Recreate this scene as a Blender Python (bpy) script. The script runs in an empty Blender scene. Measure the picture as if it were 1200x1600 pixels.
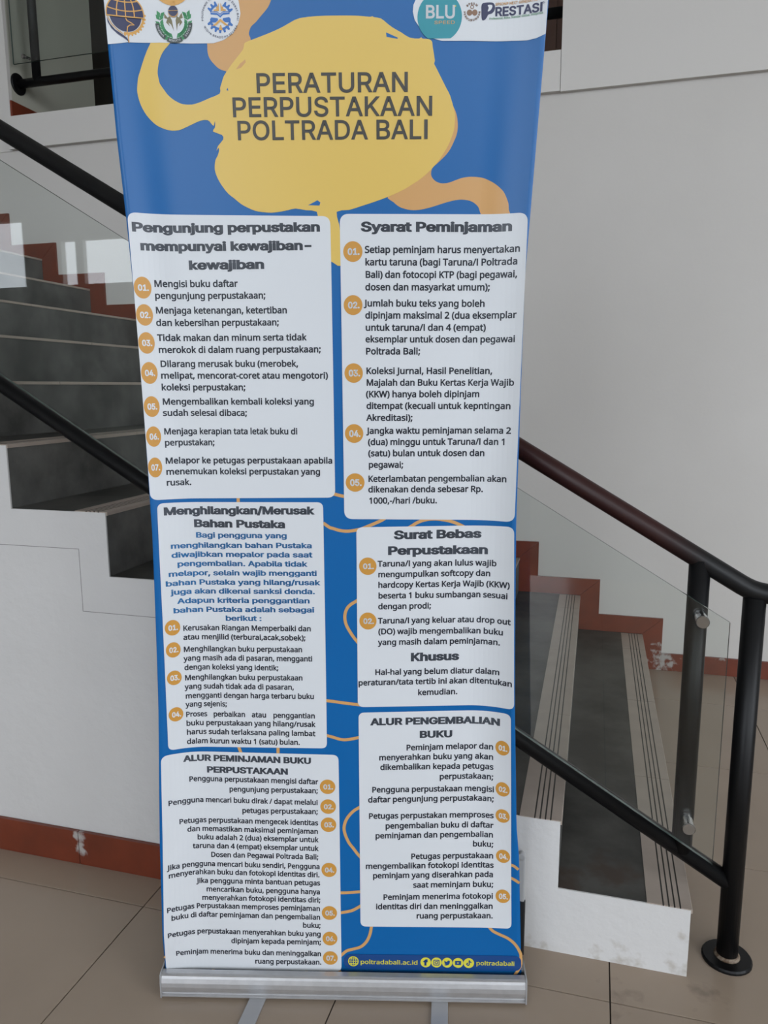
import bpy, bmesh, math, random
from mathutils import Vector, Matrix
from mathutils.geometry import tessellate_polygon

random.seed(7)
PI = math.pi
SC = bpy.context.scene
COL = SC.collection

# ------------------------------------------------------------------ camera
cam = bpy.data.cameras.new('camera')
cam.sensor_fit = 'VERTICAL'
cam.sensor_height = 36.0
cam.lens = 36.0 * 1174.98 / 1600.0
cam.clip_start = 0.05
cam_o = bpy.data.objects.new('camera', cam)
COL.objects.link(cam_o)
pitch, yaw, roll = math.radians(9.3951), math.radians(15.6739), math.radians(-0.26039)
fwd = Vector((-math.sin(yaw) * math.cos(pitch), math.cos(yaw) * math.cos(pitch), -math.sin(pitch)))
rt = Vector((math.cos(yaw), math.sin(yaw), 0))
up = rt.cross(fwd)
r2 = math.cos(roll) * rt + math.sin(roll) * up
u2 = -math.sin(roll) * rt + math.cos(roll) * up
cam_o.matrix_world = Matrix.Translation((0, 0, 1.37)) @ Matrix((r2, u2, -fwd)).transposed().to_4x4()
SC.camera = cam_o

# ------------------------------------------------------------------ world, light, exposure
world = bpy.data.worlds.new('overcast_sky')
SC.world = world
world.use_nodes = True
wn = world.node_tree.nodes
bg = wn['Background']
tc = wn.new('ShaderNodeTexCoord')
noi = wn.new('ShaderNodeTexNoise'); noi.inputs['Scale'].default_value = 2.0
rmp = wn.new('ShaderNodeValToRGB')
rmp.color_ramp.elements[0].color = (0.76, 0.84, 0.95, 1)
rmp.color_ramp.elements[1].color = (0.92, 0.96, 1.0, 1)
world.node_tree.links.new(tc.outputs['Generated'], noi.inputs['Vector'])
world.node_tree.links.new(noi.outputs['Fac'], rmp.inputs['Fac'])
world.node_tree.links.new(rmp.outputs['Color'], bg.inputs['Color'])
bg.inputs['Strength'].default_value = 5.6

def portal(name, loc, rot, sx, sy):
    l = bpy.data.lights.new(name, 'AREA')
    l.shape = 'RECTANGLE'; l.size = sx; l.size_y = sy
    l.cycles.is_portal = True
    o = bpy.data.objects.new(name, l); o.location = loc; o.rotation_euler = rot
    COL.objects.link(o)
portal('daylight_opening', (.8, -6.0, 2.6), (PI / 2, 0, 0), 11.4, 5.2)
portal('daylight_opening', (6.6, -2.2, 2.75), (PI / 2, 0, PI / 2), 4.8, 4.9)
portal('daylight_opening', (-7.3, -6.0, 3.15), (PI / 2, 0, 0), 4.6, 0.65)

vs = SC.view_settings
vs.view_transform = 'Standard'; vs.look = 'None'; vs.gamma = 1.0
vs.exposure = 0.0
try:
    vs.use_curve_mapping = False
except Exception:
    pass
SC.cycles.use_denoising = True
SC.cycles.max_bounces = 12
SC.cycles.transparent_max_bounces = 16
SC.cycles.caustics_reflective = False
SC.cycles.caustics_refractive = False

# ------------------------------------------------------------------ helpers
def srgb(r, g, b):
    f = lambda c: (c / 255 / 12.92) if c / 255 <= .04045 else ((c / 255 + .055) / 1.055) ** 2.4
    return (f(r), f(g), f(b), 1)

def mat(name, color, rough=.6, metal=0.0, spec=.5, noise=None, bump=None, coat=0.0):
    """noise=(scale, second colour, contrast lo, hi); bump=(scale, strength)"""
    m = bpy.data.materials.new(name); m.use_nodes = True
    nt = m.node_tree; b = nt.nodes['Principled BSDF']
    b.inputs['Base Color'].default_value = color
    b.inputs['Roughness'].default_value = rough
    b.inputs['Metallic'].default_value = metal
    b.inputs['Specular IOR Level'].default_value = spec
    if coat:
        b.inputs['Coat Weight'].default_value = coat
        b.inputs['Coat Roughness'].default_value = .15
    t = nt.nodes.new('ShaderNodeTexCoord')
    if noise:
        sc, c2, lo, hi = noise
        n = nt.nodes.new('ShaderNodeTexNoise'); n.inputs['Scale'].default_value = sc
        n.inputs['Detail'].default_value = 6; n.inputs['Roughness'].default_value = .6
        r = nt.nodes.new('ShaderNodeValToRGB')
        r.color_ramp.elements[0].position = lo; r.color_ramp.elements[1].position = hi
        r.color_ramp.elements[0].color = color; r.color_ramp.elements[1].color = c2
        nt.links.new(t.outputs['Object'], n.inputs['Vector'])
        nt.links.new(n.outputs['Fac'], r.inputs['Fac'])
        nt.links.new(r.outputs['Color'], b.inputs['Base Color'])
    if bump:
        n = nt.nodes.new('ShaderNodeTexNoise'); n.inputs['Scale'].default_value = bump[0]
        n.inputs['Detail'].default_value = 5
        u = nt.nodes.new('ShaderNodeBump'); u.inputs['Strength'].default_value = bump[1]
        u.inputs['Distance'].default_value = .004
        nt.links.new(t.outputs['Object'], n.inputs['Vector'])
        nt.links.new(n.outputs['Fac'], u.inputs['Height'])
        nt.links.new(u.outputs['Normal'], b.inputs['Normal'])
    return m

def smears(m, spots, c2, scale=18, lo=.5, hi=.56):
    """wear of another colour around given world points: (x, y, z, radius)"""
    nt = m.node_tree; b = nt.nodes['Principled BSDF']
    g = nt.nodes.new('ShaderNodeNewGeometry')
    n = nt.nodes.new('ShaderNodeTexNoise'); n.inputs['Scale'].default_value = scale
    n.inputs['Detail'].default_value = 7
    nt.links.new(g.outputs['Position'], n.inputs['Vector'])
    mx = None
    for x, y, z, r in spots:
        d = nt.nodes.new('ShaderNodeVectorMath'); d.operation = 'DISTANCE'
        d.inputs[1].default_value = (x, y, z)
        nt.links.new(g.outputs['Position'], d.inputs[0])
        k = nt.nodes.new('ShaderNodeMapRange')
        k.inputs['From Min'].default_value = 0; k.inputs['From Max'].default_value = r
        k.inputs['To Min'].default_value = .22; k.inputs['To Max'].default_value = -.25
        nt.links.new(d.outputs['Value'], k.inputs['Value'])
        if mx is None:
            mx = k.outputs['Result']
        else:
            a = nt.nodes.new('ShaderNodeMath'); a.operation = 'MAXIMUM'
            nt.links.new(mx, a.inputs[0]); nt.links.new(k.outputs['Result'], a.inputs[1]); mx = a.outputs[0]
    a = nt.nodes.new('ShaderNodeMath'); a.operation = 'ADD'
    nt.links.new(mx, a.inputs[0]); nt.links.new(n.outputs['Fac'], a.inputs[1])
    k = nt.nodes.new('ShaderNodeMapRange'); k.inputs['From Min'].default_value = lo; k.inputs['From Max'].default_value = hi
    nt.links.new(a.outputs[0], k.inputs['Value'])
    x = nt.nodes.new('ShaderNodeMix'); x.data_type = 'RGBA'
    src = b.inputs['Base Color']
    if src.is_linked:
        nt.links.new(src.links[0].from_socket, x.inputs['A'])
    else:
        x.inputs['A'].default_value = src.default_value
    x.inputs['B'].default_value = c2
    nt.links.new(k.outputs['Result'], x.inputs['Factor'])
    nt.links.new(x.outputs['Result'], b.inputs['Base Color'])
    return m

def origin(o):
    v = Vector((0, 0, 0))
    while o is not None:
        v += o.location; o = o.parent
    return v

def obj(name, bm, m, parent=None, label=None, smooth=False, loc=None):
    """bm in world coordinates -> one mesh object; loc = its own origin in world coordinates"""
    me = bpy.data.meshes.new(name)
    base = origin(parent)
    at = Vector(loc) if loc is not None else base
    bmesh.ops.translate(bm, verts=bm.verts, vec=-at)
    bm.to_mesh(me); bm.free()
    if isinstance(m, (list, tuple)):
        for k in m: me.materials.append(k)
    elif m: me.materials.append(m)
    if smooth:
        for p in me.polygons: p.use_smooth = True
    o = bpy.data.objects.new(name, me); COL.objects.link(o)
    o.parent = parent; o.location = at - base
    if label: o['label'] = label
    return o

def thing(name, loc, label=None, cat=None, group=None, kind=None):
    o = bpy.data.objects.new(name, None); COL.objects.link(o)
    o.location = loc; o.empty_display_size = .1
    tag(o, label, cat, group, kind); return o

def tag(o, label=None, cat=None, group=None, kind=None):
    if label: o['label'] = label
    if cat: o['category'] = cat
    if group: o['group'] = group
    if kind: o['kind'] = kind
    return o

def box(bm, x0, x1, y0, y1, z0, z1, bevel=0, mi=0):
    r = bmesh.ops.create_cube(bm, size=1)
    bmesh.ops.scale(bm, vec=(x1 - x0, y1 - y0, z1 - z0), verts=r['verts'])
    bmesh.ops.translate(bm, vec=((x0 + x1) / 2, (y0 + y1) / 2, (z0 + z1) / 2), verts=r['verts'])
    if mi:
        for f in {f for v in r['verts'] for f in v.link_faces}: f.material_index = mi
    if bevel:
        e = list({e for v in r['verts'] for e in v.link_edges})
        bmesh.ops.bevel(bm, geom=e, offset=bevel, segments=2, affect='EDGES', profile=.6)
    return bm

def prism(bm, pts, y0, y1, mi=0):
    """polygon (x, z) extruded from y0 to y1"""
    a = [bm.verts.new((x, y0, z)) for x, z in pts]
    b = [bm.verts.new((x, y1, z)) for x, z in pts]
    n = len(pts); fs = []
    tri = tessellate_polygon([[Vector((x, z, 0)) for x, z in pts]])
    for t in tri:
        for L in (a, b):
            try: fs.append(bm.faces.new([L[i] for i in t]))
            except ValueError: pass
    for i in range(n):
        fs.append(bm.faces.new((a[i], a[(i + 1) % n], b[(i + 1) % n], b[i])))
    for f in fs: f.material_index = mi
    bmesh.ops.recalc_face_normals(bm, faces=fs)
    return bm

def tube(bm, pts, r, seg=20, caps=True):
    """tube along a polyline, mitred at the bends"""
    pts = [Vector(p) for p in pts]; rings = []
    d0 = (pts[1] - pts[0]).normalized()
    ref = Vector((0, 1, 0)) if abs(d0.y) < .9 else Vector((1, 0, 0))
    u = d0.cross(ref).normalized()
    for i, p in enumerate(pts):
        da = (pts[i] - pts[i - 1]).normalized() if i else d0
        db = (pts[i + 1] - pts[i]).normalized() if i < len(pts) - 1 else da
        t = (da + db).normalized()
        u = (u - t * u.dot(t)).normalized(); v = t.cross(u)
        k = 1 / max(.3, math.sqrt((1 + da.dot(db)) / 2))
        bend = (db - da); bend = bend.normalized() if bend.length > 1e-4 else None
        ring = []
        for j in range(seg):
            w = u * math.cos(2 * PI * j / seg) * r + v * math.sin(2 * PI * j / seg) * r
            if bend is not None:
                bt = (bend - t * bend.dot(t)).normalized()
                w += bt * w.dot(bt) * (k - 1)
            ring.append(bm.verts.new(p + w))
        rings.append(ring)
    for a, b in zip(rings, rings[1:]):
        for j in range(seg):
            bm.faces.new((a[j], a[(j + 1) % seg], b[(j + 1) % seg], b[j]))
    if caps:
        bm.faces.new(rings[0][::-1]); bm.faces.new(rings[-1])
    bmesh.ops.recalc_face_normals(bm, faces=bm.faces)
    return bm

def bend(p, q, s, rad=.03, n=5):
    """points rounding the corner p-q-s"""
    p, q, s = Vector(p), Vector(q), Vector(s)
    a = q + (p - q).normalized() * rad; b = q + (s - q).normalized() * rad
    return [(1 - t) ** 2 * a + 2 * (1 - t) * t * q + t * t * b for t in [i / n for i in range(n + 1)]]

def lathe(bm, c, axis, prof, seg=28):
    """profile (r, h) turned about axis through c"""
    c = Vector(c); ax = Vector(axis).normalized()
    u = ax.cross(Vector((0, 1, 0)) if abs(ax.y) < .9 else Vector((1, 0, 0))).normalized(); v = ax.cross(u)
    rings = [[bm.verts.new(c + ax * h + (u * math.cos(2 * PI * j / seg) + v * math.sin(2 * PI * j / seg)) * max(r, 1e-4)) for j in range(seg)] for r, h in prof]
    fs = []
    for a, b in zip(rings, rings[1:]):
        for j in range(seg): fs.append(bm.faces.new((a[j], a[(j + 1) % seg], b[(j + 1) % seg], b[j])))
    fs.append(bm.faces.new(rings[0][::-1])); fs.append(bm.faces.new(rings[-1]))
    bmesh.ops.recalc_face_normals(bm, faces=fs)
    return bm

# ------------------------------------------------------------------ materials
M_wall = mat('white_wall_paint', (.585, .56, .53, 1), .75, noise=(1.3, (.55, .525, .495, 1), .35, .75), bump=(60, .12))
M_wall_up = mat('white_beam_paint', (.61, .585, .555, 1), .75, bump=(50, .1))
M_string = mat('white_stair_plaster', (.61, .60, .59, 1), .7, noise=(2.2, (.57, .56, .55, 1), .4, .8), bump=(30, .45))
smears(M_string, [(.0, 1.69, -.05, .12), (.2, 1.69, -.05, .14), (.1, 1.69, -.03, .16), (-.1, 1.69, -.03, .12), (.27, 1.69, .0, .14), (.24, 1.69, .1, .06)], (.30, .25, .19, 1), 30, .54, .92)
M_conc = mat('dark_polished_concrete', (.072, .070, .063, 1), .5, noise=(3.6, (.024, .024, .021, 1), .38, .62), bump=(20, .08), spec=.3)
smears(M_conc, [(.0, 1.72, .18, .12), (.1, 1.8, .17, .16)], (.05, .036, .028, 1), 14, .5, .7)
M_riser = mat('grey_riser_concrete', (.125, .124, .115, 1), .55, noise=(4.2, (.045, .045, .042, 1), .36, .64), bump=(20, .1), spec=.4)
M_nose = mat('beige_nosing_tile', (.38, .315, .265, 1), .4, noise=(9, (.33, .275, .23, 1), .4, .7))
M_groove = mat('nosing_groove', (.07, .058, .05, 1), .7)
M_skirt = mat('red_brown_skirting', (.175, .036, .016, 1), .36, noise=(7, (.13, .028, .013, 1), .35, .7))
smears(M_skirt, [(-1.40, 1.685, .05, .045), (-1.40, 1.685, .09, .04), (.36, 3.735, .07, .13), (.36, 3.735, .02, .12), (.62, 3.735, .1, .05), (.9, 3.735, .01, .09)],
       (.40, .37, .35, 1), 34, .52, .68)
M_black = mat('black_rail_paint', (.0045, .0045, .005, 1), .40, spec=.24, bump=(30, .05))
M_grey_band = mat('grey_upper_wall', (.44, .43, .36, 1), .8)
M_dark = mat('dim_corridor_wall', (.06, .052, .040, 1), .6, noise=(2, (.045, .038, .03, 1), .4, .6))  # dimness of the corridor interior is put into this wall colour
M_wood = mat('reddish_door_wood', (.20, .10, .07, 1), .5)
M_ceil = mat('ceiling_paint', (.75, .74, .72, 1), .8)
M_col = mat('facade_paint', (.55, .56, .53, 1), .8)
M_ground = mat('pale_paving', (.42, .42, .41, 1), .8)
M_tile = mat('beige_floor_tile', (.335, .262, .198, 1), .2, spec=.4, noise=(2.5, (.305, .237, .178, 1), .35, .75), bump=(9, .015))
smears(M_tile, [(.29, 1.66, 0, .12), (.10, 1.60, 0, .12), (.09, 1.55, 0, .05)], (.17, .13, .10, 1), 22, .58, 1.0)
M_grout = mat('dark_tile_grout', (.045, .033, .024, 1), .8)
M_alu = mat('brushed_aluminium', (.56, .56, .57, 1), .40, metal=.75, noise=(40, (.52, .52, .53, 1), .4, .6))
M_alu2 = mat('matt_silver_foot', (.42, .42, .43, 1), .45, metal=.5)
M_chrome = mat('chrome', (.42, .41, .39, 1), .2, metal=1.0)
M_blackplastic = mat('black_plastic', (.015, .015, .016, 1), .5)
M_greyplastic = mat('grey_plastic', (.40, .40, .40, 1), .6)
M_rust = mat('rusty_weld', (.10, .06, .035, 1), .7, noise=(60, (.25, .2, .15, 1), .45, .6))

def rail_mat():
    m = mat('maroon_black_rail_paint', (.005, .005, .0055, 1), .4, spec=.3, bump=(30, .05))
    nt = m.node_tree; b = nt.nodes['Principled BSDF']
    g = nt.nodes.new('ShaderNodeNewGeometry'); s = nt.nodes.new('ShaderNodeSeparateXYZ')
    nt.links.new(g.outputs['Position'], s.inputs[0])
    r = nt.nodes.new('ShaderNodeValToRGB')
    k = nt.nodes.new('ShaderNodeMapRange'); k.inputs['From Min'].default_value = -1.2; k.inputs['From Max'].default_value = .4
    nt.links.new(s.outputs['X'], k.inputs['Value']); nt.links.new(k.outputs['Result'], r.inputs['Fac'])
    e = r.color_ramp.elements
    e[0].position = .1; e[0].color = (.006, .006, .0065, 1)
    e[1].position = .45; e[1].color = (.032, .010, .009, 1)
    a = e.new(.84); a.color = (.030, .010, .009, 1)
    a = e.new(.91); a.color = (.006, .006, .0065, 1)
    nt.links.new(r.outputs['Color'], b.inputs['Base Color'])
    return m
M_rail = rail_mat()

def glass_mat():
    m = bpy.data.materials.new('clear_glass'); m.use_nodes = True
    nt = m.node_tree; nt.nodes.clear()
    out = nt.nodes.new('ShaderNodeOutputMaterial')
    tr = nt.nodes.new('ShaderNodeBsdfTransparent'); tr.inputs['Color'].default_value = (.955, .975, .965, 1)
    gl = nt.nodes.new('ShaderNodeBsdfGlossy'); gl.inputs['Roughness'].default_value = .0
    fr = nt.nodes.new('ShaderNodeFresnel'); fr.inputs['IOR'].default_value = 1.5
    ge = nt.nodes.new('ShaderNodeNewGeometry')
    io = nt.nodes.new('ShaderNodeMapRange'); io.inputs['To Min'].default_value = 1.5; io.inputs['To Max'].default_value = 1 / 1.5
    nt.links.new(ge.outputs['Backfacing'], io.inputs['Value']); nt.links.new(io.outputs['Result'], fr.inputs['IOR'])
    mx = nt.nodes.new('ShaderNodeMixShader')
    nt.links.new(fr.outputs[0], mx.inputs[0]); nt.links.new(tr.outputs[0], mx.inputs[1]); nt.links.new(gl.outputs[0], mx.inputs[2])
    nt.links.new(mx.outputs[0], out.inputs['Surface'])
    return m
M_glass = glass_mat()
M_glass_edge = mat('glass_edge', (.07, .10, .09, 1), .2)

# ------------------------------------------------------------------ floor
YS, YB = 1.697, 3.75          # face of the stair side wall, face of the back wall
fl = obj('floor', box(bmesh.new(), -9, 6.6, -6.2, 6.2, -.15, -.004), M_grout, loc=(0, 0, 0)); tag(fl, kind='structure')
G = .0016
def tile_mesh(w, d, mat_):
    bm = bmesh.new(); box(bm, 0, w, 0, d, -.004, 0, .0006)
    me = bpy.data.meshes.new('tile'); bm.to_mesh(me); bm.free(); me.materials.append(mat_); return me
t_full = tile_mesh(.6 - 2 * G, .6 - 2 * G, M_tile)
t_cut = tile_mesh(.6 - 2 * G, .376 - G, M_tile)
for i in range(-7, 7):
    for j in range(-6, 4):
        y = 1.574 + .6 * j
        cut = y + .6 > YB
        o = bpy.data.objects.new('tile', t_cut if cut else t_full)
        o.location = (.083 + .6 * i + G, y + G, 0); o.parent = fl; COL.objects.link(o)

# ------------------------------------------------------------------ room shell
def wall(name, m, *boxes):
    bm = bmesh.new()
    for b in boxes: box(bm, *b)
    return tag(obj(name, bm, m, loc=(0, 0, 0)), kind='structure')
wall('wall_back', M_wall, (-5.6, 6.6, YB, YB + .15, 0, 2.70))
wall('wall_right', M_wall_up, (-.213, 6.6, YB - .026, YB + .14, 2.68, 5.2))
wall('wall_left', M_wall_up, (-9, -3.19, YB - .004, YB + .02, 2.68, 5.2))
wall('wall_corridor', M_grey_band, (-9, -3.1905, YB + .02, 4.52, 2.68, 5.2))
wall('trim_1', M_wall_up, (-3.19, -.215, YB - .030, YB + .12, 2.682, 2.852))
tag(bpy.data.objects['trim_1'], label='white beam edge under the upper corridor opening')
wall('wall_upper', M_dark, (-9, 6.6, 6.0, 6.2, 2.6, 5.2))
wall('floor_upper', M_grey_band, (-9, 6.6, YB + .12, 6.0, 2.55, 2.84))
wall('ceiling', M_ceil, (-9, 6.6, -6.2, 6.2, 5.2, 5.35))
wall('wall_side', M_wall, (-9.15, -9, -6.2, 6.2, 0, 5.2), (6.6, 6.75, .2, 6.2, 0, 5.2), (6.6, 6.75, -6.2, -4.6, 0, 5.2), (6.6, 6.75, -4.6, .2, 0, .35))
# street side behind the camera: solid on the left below a high strip of openings, open colonnade on the right
wall('wall_front', M_col, (-9, -5, -6.1, -6.0, 0, 2.83), (-7.7, -5.0, -6.1, -6.0, 3.43, 5.2), (-9, -7.7, -6.1, -6.0, 3.74, 5.2), (-8.01, -7.38, -6.1, -6.0, 2.83, 3.74),
     (-7.14, -7.02, -6.08, -6.0, 2.83, 3.43), (-5.4, -5.0, -6.1, -6.0, 2.83, 3.43), (-5.0, -3.4, -6.1, -6.0, 0, 5.2), (-3.4, -1.9, -6.15, -6.0, 0, .9), (2.6, 6.6, -6.15, -6.0, 0, .5),
     (-1.9, -1.6, -6.25, -5.9, 0, 5.2), (-.25, 2.6, -6.1, -6.0, 0, 4.0), (5.0, 5.3, -6.25, -5.9, 0, 5.2))
wall('ground', M_ground, (-40, 40, -40, -6.3, -.3, -.1), (6.7, 40, -6.3, 40, -.3, -.1))
# skirting of the jamb wall on the upper corridor
tag(obj('baseboard_upper', box(bmesh.new(), -3.19, -3.178, YB + .0, 4.52, 2.853, 2.945), M_skirt, loc=(-3.19, YB, 2.85)), kind='structure')
# wooden door of the corridor seen in the gap right of the banner
dr = thing('door_1', (-.3, 5.96, 2.84), kind='structure')
obj('door_frame', box(box(bmesh.new(), -.46, -.38, 5.95, 6.0, 2.84, 4.3), .5, .58, 5.95, 6.0, 2.84, 4.3), M_wood, dr)
obj('door_leaf', box(bmesh.new(), -.38, .5, 5.97, 6.0, 2.84, 4.25), M_wood, dr)

# ------------------------------------------------------------------ staircase
HS, GO, X1, NS = .1745, .3005, .257, 13
rx = lambda k: X1 - GO * (k - 1)                    # x of riser k
st = thing('staircase', (X1, (YS + YB) / 2, 0), 'dark concrete staircase with beige grooved nosings rising to the left along the white wall', 'staircase')
NT_Y = [YS + .0015, 2.305, 2.905, 3.505, YB - .014]
def nosing_mesh(L):
    """grooved strip tile, x from -.095 to 0, y 0..L, top at z 0"""
    bm = bmesh.new(); w = .0965; gz = -.0022
    cuts = [.0]; xs = [-w, -.062, -.059, -.049, -.046, -.036, -.033, -.023, -.020, .004]
    prof = [(-w, -.010), (-w, 0)]
    for a, b in ((-.062, -.0585), (-.0495, -.046), (-.037, -.0335), (-.0245, -.021)):
        prof += [(a, 0), (a + .0004, gz), (b - .0004, gz), (b, 0)]
    prof += [(.0025, 0), (.004, -.0015), (.004, -.010)]
    a = [bm.verts.new((x, .0008, z)) for x, z in prof]; b = [bm.verts.new((x, L - .0008, z)) for x, z in prof]
    for i in range(len(prof)):
        j = (i + 1) % len(prof)
        f = bm.faces.new((a[i], b[i], b[j], a[j]))
        if prof[i][1] < -.001 or prof[j][1] < -.001:
            if 1 < i < len(prof) - 3: f.material_index = 1
    bm.faces.new(a[::-1]); bm.faces.new(b)
    bmesh.ops.recalc_face_normals(bm, faces=bm.faces)
    me = bpy.data.meshes.new('nosing_tile'); bm.to_mesh(me); bm.free()
    me.materials.append(M_nose); me.materials.append(M_groove); return me
NM = [nosing_mesh(NT_Y[i + 1] - NT_Y[i]) for i in range(4)]
for k in range(1, NS + 1):
    s = obj('step', box(bmesh.new(), rx(k + 1) if k < NS else -5.6, rx(k), YS + .0052, YB - .001, 0, k * HS - .0015, .001), [M_conc, M_riser], st, loc=(rx(k), YS, 0))
    for p in s.data.polygons:
        if p.normal.x > .5: p.material_index = 1
    for i in range(4):
        o = bpy.data.objects.new('nosing_tile', NM[i]); COL.objects.link(o)
        o.parent = s; o.location = (0, NT_Y[i] - YS, k * HS)
# white side wall with its stepped top edge
pts = [(X1, 0)]
for k in range(1, NS + 1):
    pts += [(rx(k), k * HS - .0024), (rx(k + 1) if k < NS else -5.6, k * HS - .0024)]
pts += [(-5.6, 0)]
obj('side_wall', prism(bmesh.new(), pts, YS + .0012, YS + .005), M_string, st, label='white plastered stair side with stepped top edge')
pts = [(rx(4), 4 * HS - .0005)]
top = [(rx(4), 3 * HS - .0005)]
for k in range(4, NS + 1):
    top += [(rx(k), k * HS - .0024), (rx(k + 1) if k < NS else -5.5, k * HS - .0024)]
low = []
ox, oz = -.0905, -.105
for k in range(NS, 3, -1):
    low += [(rx(k + 1) + ox if k < NS else -5.5, k * HS + oz), (rx(k) + ox, k * HS + oz)]
low += [(rx(4) + ox, 3 * HS + oz), (rx(4) + .0, 3 * HS + oz)]
J = low[:-1]
jb = bmesh.new()
for (xa, za), (xb, zb) in zip(J, J[1:]):
    box(jb, min(xa, xb) - .0009, max(xa, xb) + .0009, YS - .0003, YS + .001, min(za, zb) - .0009, max(za, zb) + .0009)
obj('plaster_joint', jb, mat('plaster_joint_shade', (.26, .25, .245, 1), .9), st, label='thin grey joint line stepping across the white plaster')
obj('plaster_band', prism(bmesh.new(), top + low, YS, YS + .0012), M_string, st, label='raised plaster band following the steps')

# skirting along the side wall and stepping up the back wall
bs = thing('baseboard_front', (-1.8, YS, 0), kind='structure')
for a, b in ((-3.9, -2.63), (-2.628, -1.401), (-1.399, -.62)):
    obj('skirting_board', box(bmesh.new(), a, b, YS - .012, YS, 0, .103, .0015), M_skirt, bs)
bb = thing('baseboard_back', (.35, YB, 0), kind='structure')
y0, y1 = YB - .0125, YB
SX, SZ = .095, .085
for a, b in ((.352, 1.55), (1.552, 2.75), (2.752, 3.9)):
    obj('skirting_board', box(bmesh.new(), a, b, y0, y1, 0, .086, .0015), M_skirt, bb)
for k in range(1, NS + 1):
    x, z = rx(k), k * HS
    xr = x + SX; xn = rx(k + 1)
    # upright board beside riser k, mitred into the board lying on tread k
    obj('skirting_board', prism(bmesh.new(), [(x + .001, z - HS + (SZ if k > 1 else 0) * 0), (xr, z - HS + (SZ if k > 1 else 0)), (xr, z + SZ - .0005), (x + .001, z + .0005)], y0, y1), M_skirt, bb)
    obj('skirting_board', prism(bmesh.new(), [(x, z + .0015), (xr - .0008, z + SZ), (xn + SX if k < NS else -5, z + SZ), (xn + .001 if k < NS else -5, z + .0015)], y0, y1), M_skirt, bb)

# ------------------------------------------------------------------ stair railing
YR, YG = 1.786, 1.728
hz = lambda x: .917 + (.353 - x) * .5945           # centre of the handrail
lz = lambda x: .211 + (.336 - x) * .5985           # centre of the lower rail
rl = thing('stair_railing', (.356, YR, 0), 'black steel stair railing with dark brown handrail and clear glass panel beside the steps', 'railing')
P = (-2.3, YR, hz(-2.3)); Q = (.358, YR, .914); S = (.62, YR, .914)
obj('handrail', tube(bmesh.new(), [P] + bend(P, Q, S, .035) + [S], .0228, 24), M_rail, rl, label='round handrail turning dark reddish brown towards its lower end', smooth=True)
obj('lower_rail', tube(bmesh.new(), [(-2.3, YR, lz(-2.3)), (.345, YR, lz(.345))], .0212, 24), M_black, rl, smooth=True)
obj('post', tube(bmesh.new(), [(.357, YR, .004), (.357, YR, .905)], .0242, 24), M_black, rl, smooth=True)
for x in (.239, -.56, -1.78):
    obj('post', tube(bmesh.new(), [(x, YR, lz(x)), (x, YR, hz(x))], .0235, 24), M_black, rl, smooth=True)
obj('floor_flange', lathe(bmesh.new(), (.357, YR, 0), (0, 0, 1), [(.057, 0), (.057, .005), (.054, .009), (.0, .010)]), M_black, rl, smooth=False)
obj('weld_bead', lathe(bmesh.new(), (.357, YR, .0095), (0, 0, 1), [(.030, 0), (.0285, .004), (.0245, .007)], 20), M_rust, rl, smooth=True)
gt = lambda x: .860 + (.300 - x) * .6045
gb = lambda x: .280 + (.300 - x) * .6045
bm = bmesh.new()
gp = [(.300, gb(.300)), (.300, gt(.300)), (-2.2, gt(-2.2)), (-2.2, gb(-2.2))]
prism(bm, gp, YG - .005, YG + .005)
for f in bm.faces:
    if abs(f.normal.y) < .5: f.material_index = 1
obj('glass_panel', bm, [M_glass, M_glass_edge], rl)
for x in (.241, -.56, -1.78):
    for z in (gt(x) - .032, gb(x) + .058):
        bm = bmesh.new()
        lathe(bm, (x, YR - .018, z), (0, -1, 0), [(.0085, 0), (.0085, .034), (.0135, .034), (.0135, .0545), (.0125, .056), (.0145, .056), (.0145, .067), (.013, .069), (.0, .069)], 24)
        obj('glass_clamp', bm, M_chrome, rl, label='round chrome glass clamp', smooth=False)

# railing of the upper corridor
YU = 3.825
ur = thing('balcony_railing', (-3.19, YU, 2.852), 'black pipe railing with glass in the opening of the upper corridor, top left', 'railing')
obj('lower_rail', tube(bmesh.new(), [(-3.19, YU, 3.053), (-.213, YU, 3.050)], .0235), M_black, ur, smooth=True)
obj('handrail', tube(bmesh.new(), [(-3.19, YU, 3.95), (-.213, YU, 3.95)], .0235), M_black, ur, smooth=True)
for x in (-3.062, -2.2, -1.3, -.42):
    obj('post', tube(bmesh.new(), [(x, YU, 3.05), (x, YU, 3.95)], .0235), M_black, ur, smooth=True)
    obj('glass_clamp', lathe(bmesh.new(), (x - .02, YU - .02, 3.165), (-.3, -1, 0), [(.008, 0), (.008, .03), (.012, .032), (.012, .045), (.0, .046)], 16), M_chrome, ur)
for z in (3.053, 3.95):
    obj('wall_flange', lathe(bmesh.new(), (-3.19, YU, z), (1, 0, 0), [(.056, 0), (.056, .006), (.052, .009), (.0, .01)]), M_black, ur)
bm = bmesh.new(); box(bm, -3.165, -.24, YU - .056, YU - .046, 3.134, 3.88)
for f in bm.faces:
    if abs(f.normal.y) < .5: f.material_index = 1
obj('glass_panel', bm, [M_glass, M_glass_edge], ur)

# narrow grey strip standing against the stair side, half hidden by the banner
gs = thing('grey_strip', (-.128, 1.672, 0), 'narrow grey strip with rounded top and dark foot behind the right edge of the banner', 'strip')
bm = bmesh.new(); box(bm, -.142, -.118, 1.664, 1.676, .0, .145, .003); obj('dark_foot', bm, M_blackplastic, gs)
bm = bmesh.new(); box(bm, -.140, -.120, 1.662, 1.676, .145, .262, .004)
lathe(bm, (-.130, 1.676, .262), (0, -1, 0), [(.0099, 0), (.0099, .013), (.008, .014)], 20)
obj('body', bm, M_greyplastic, gs)

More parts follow.
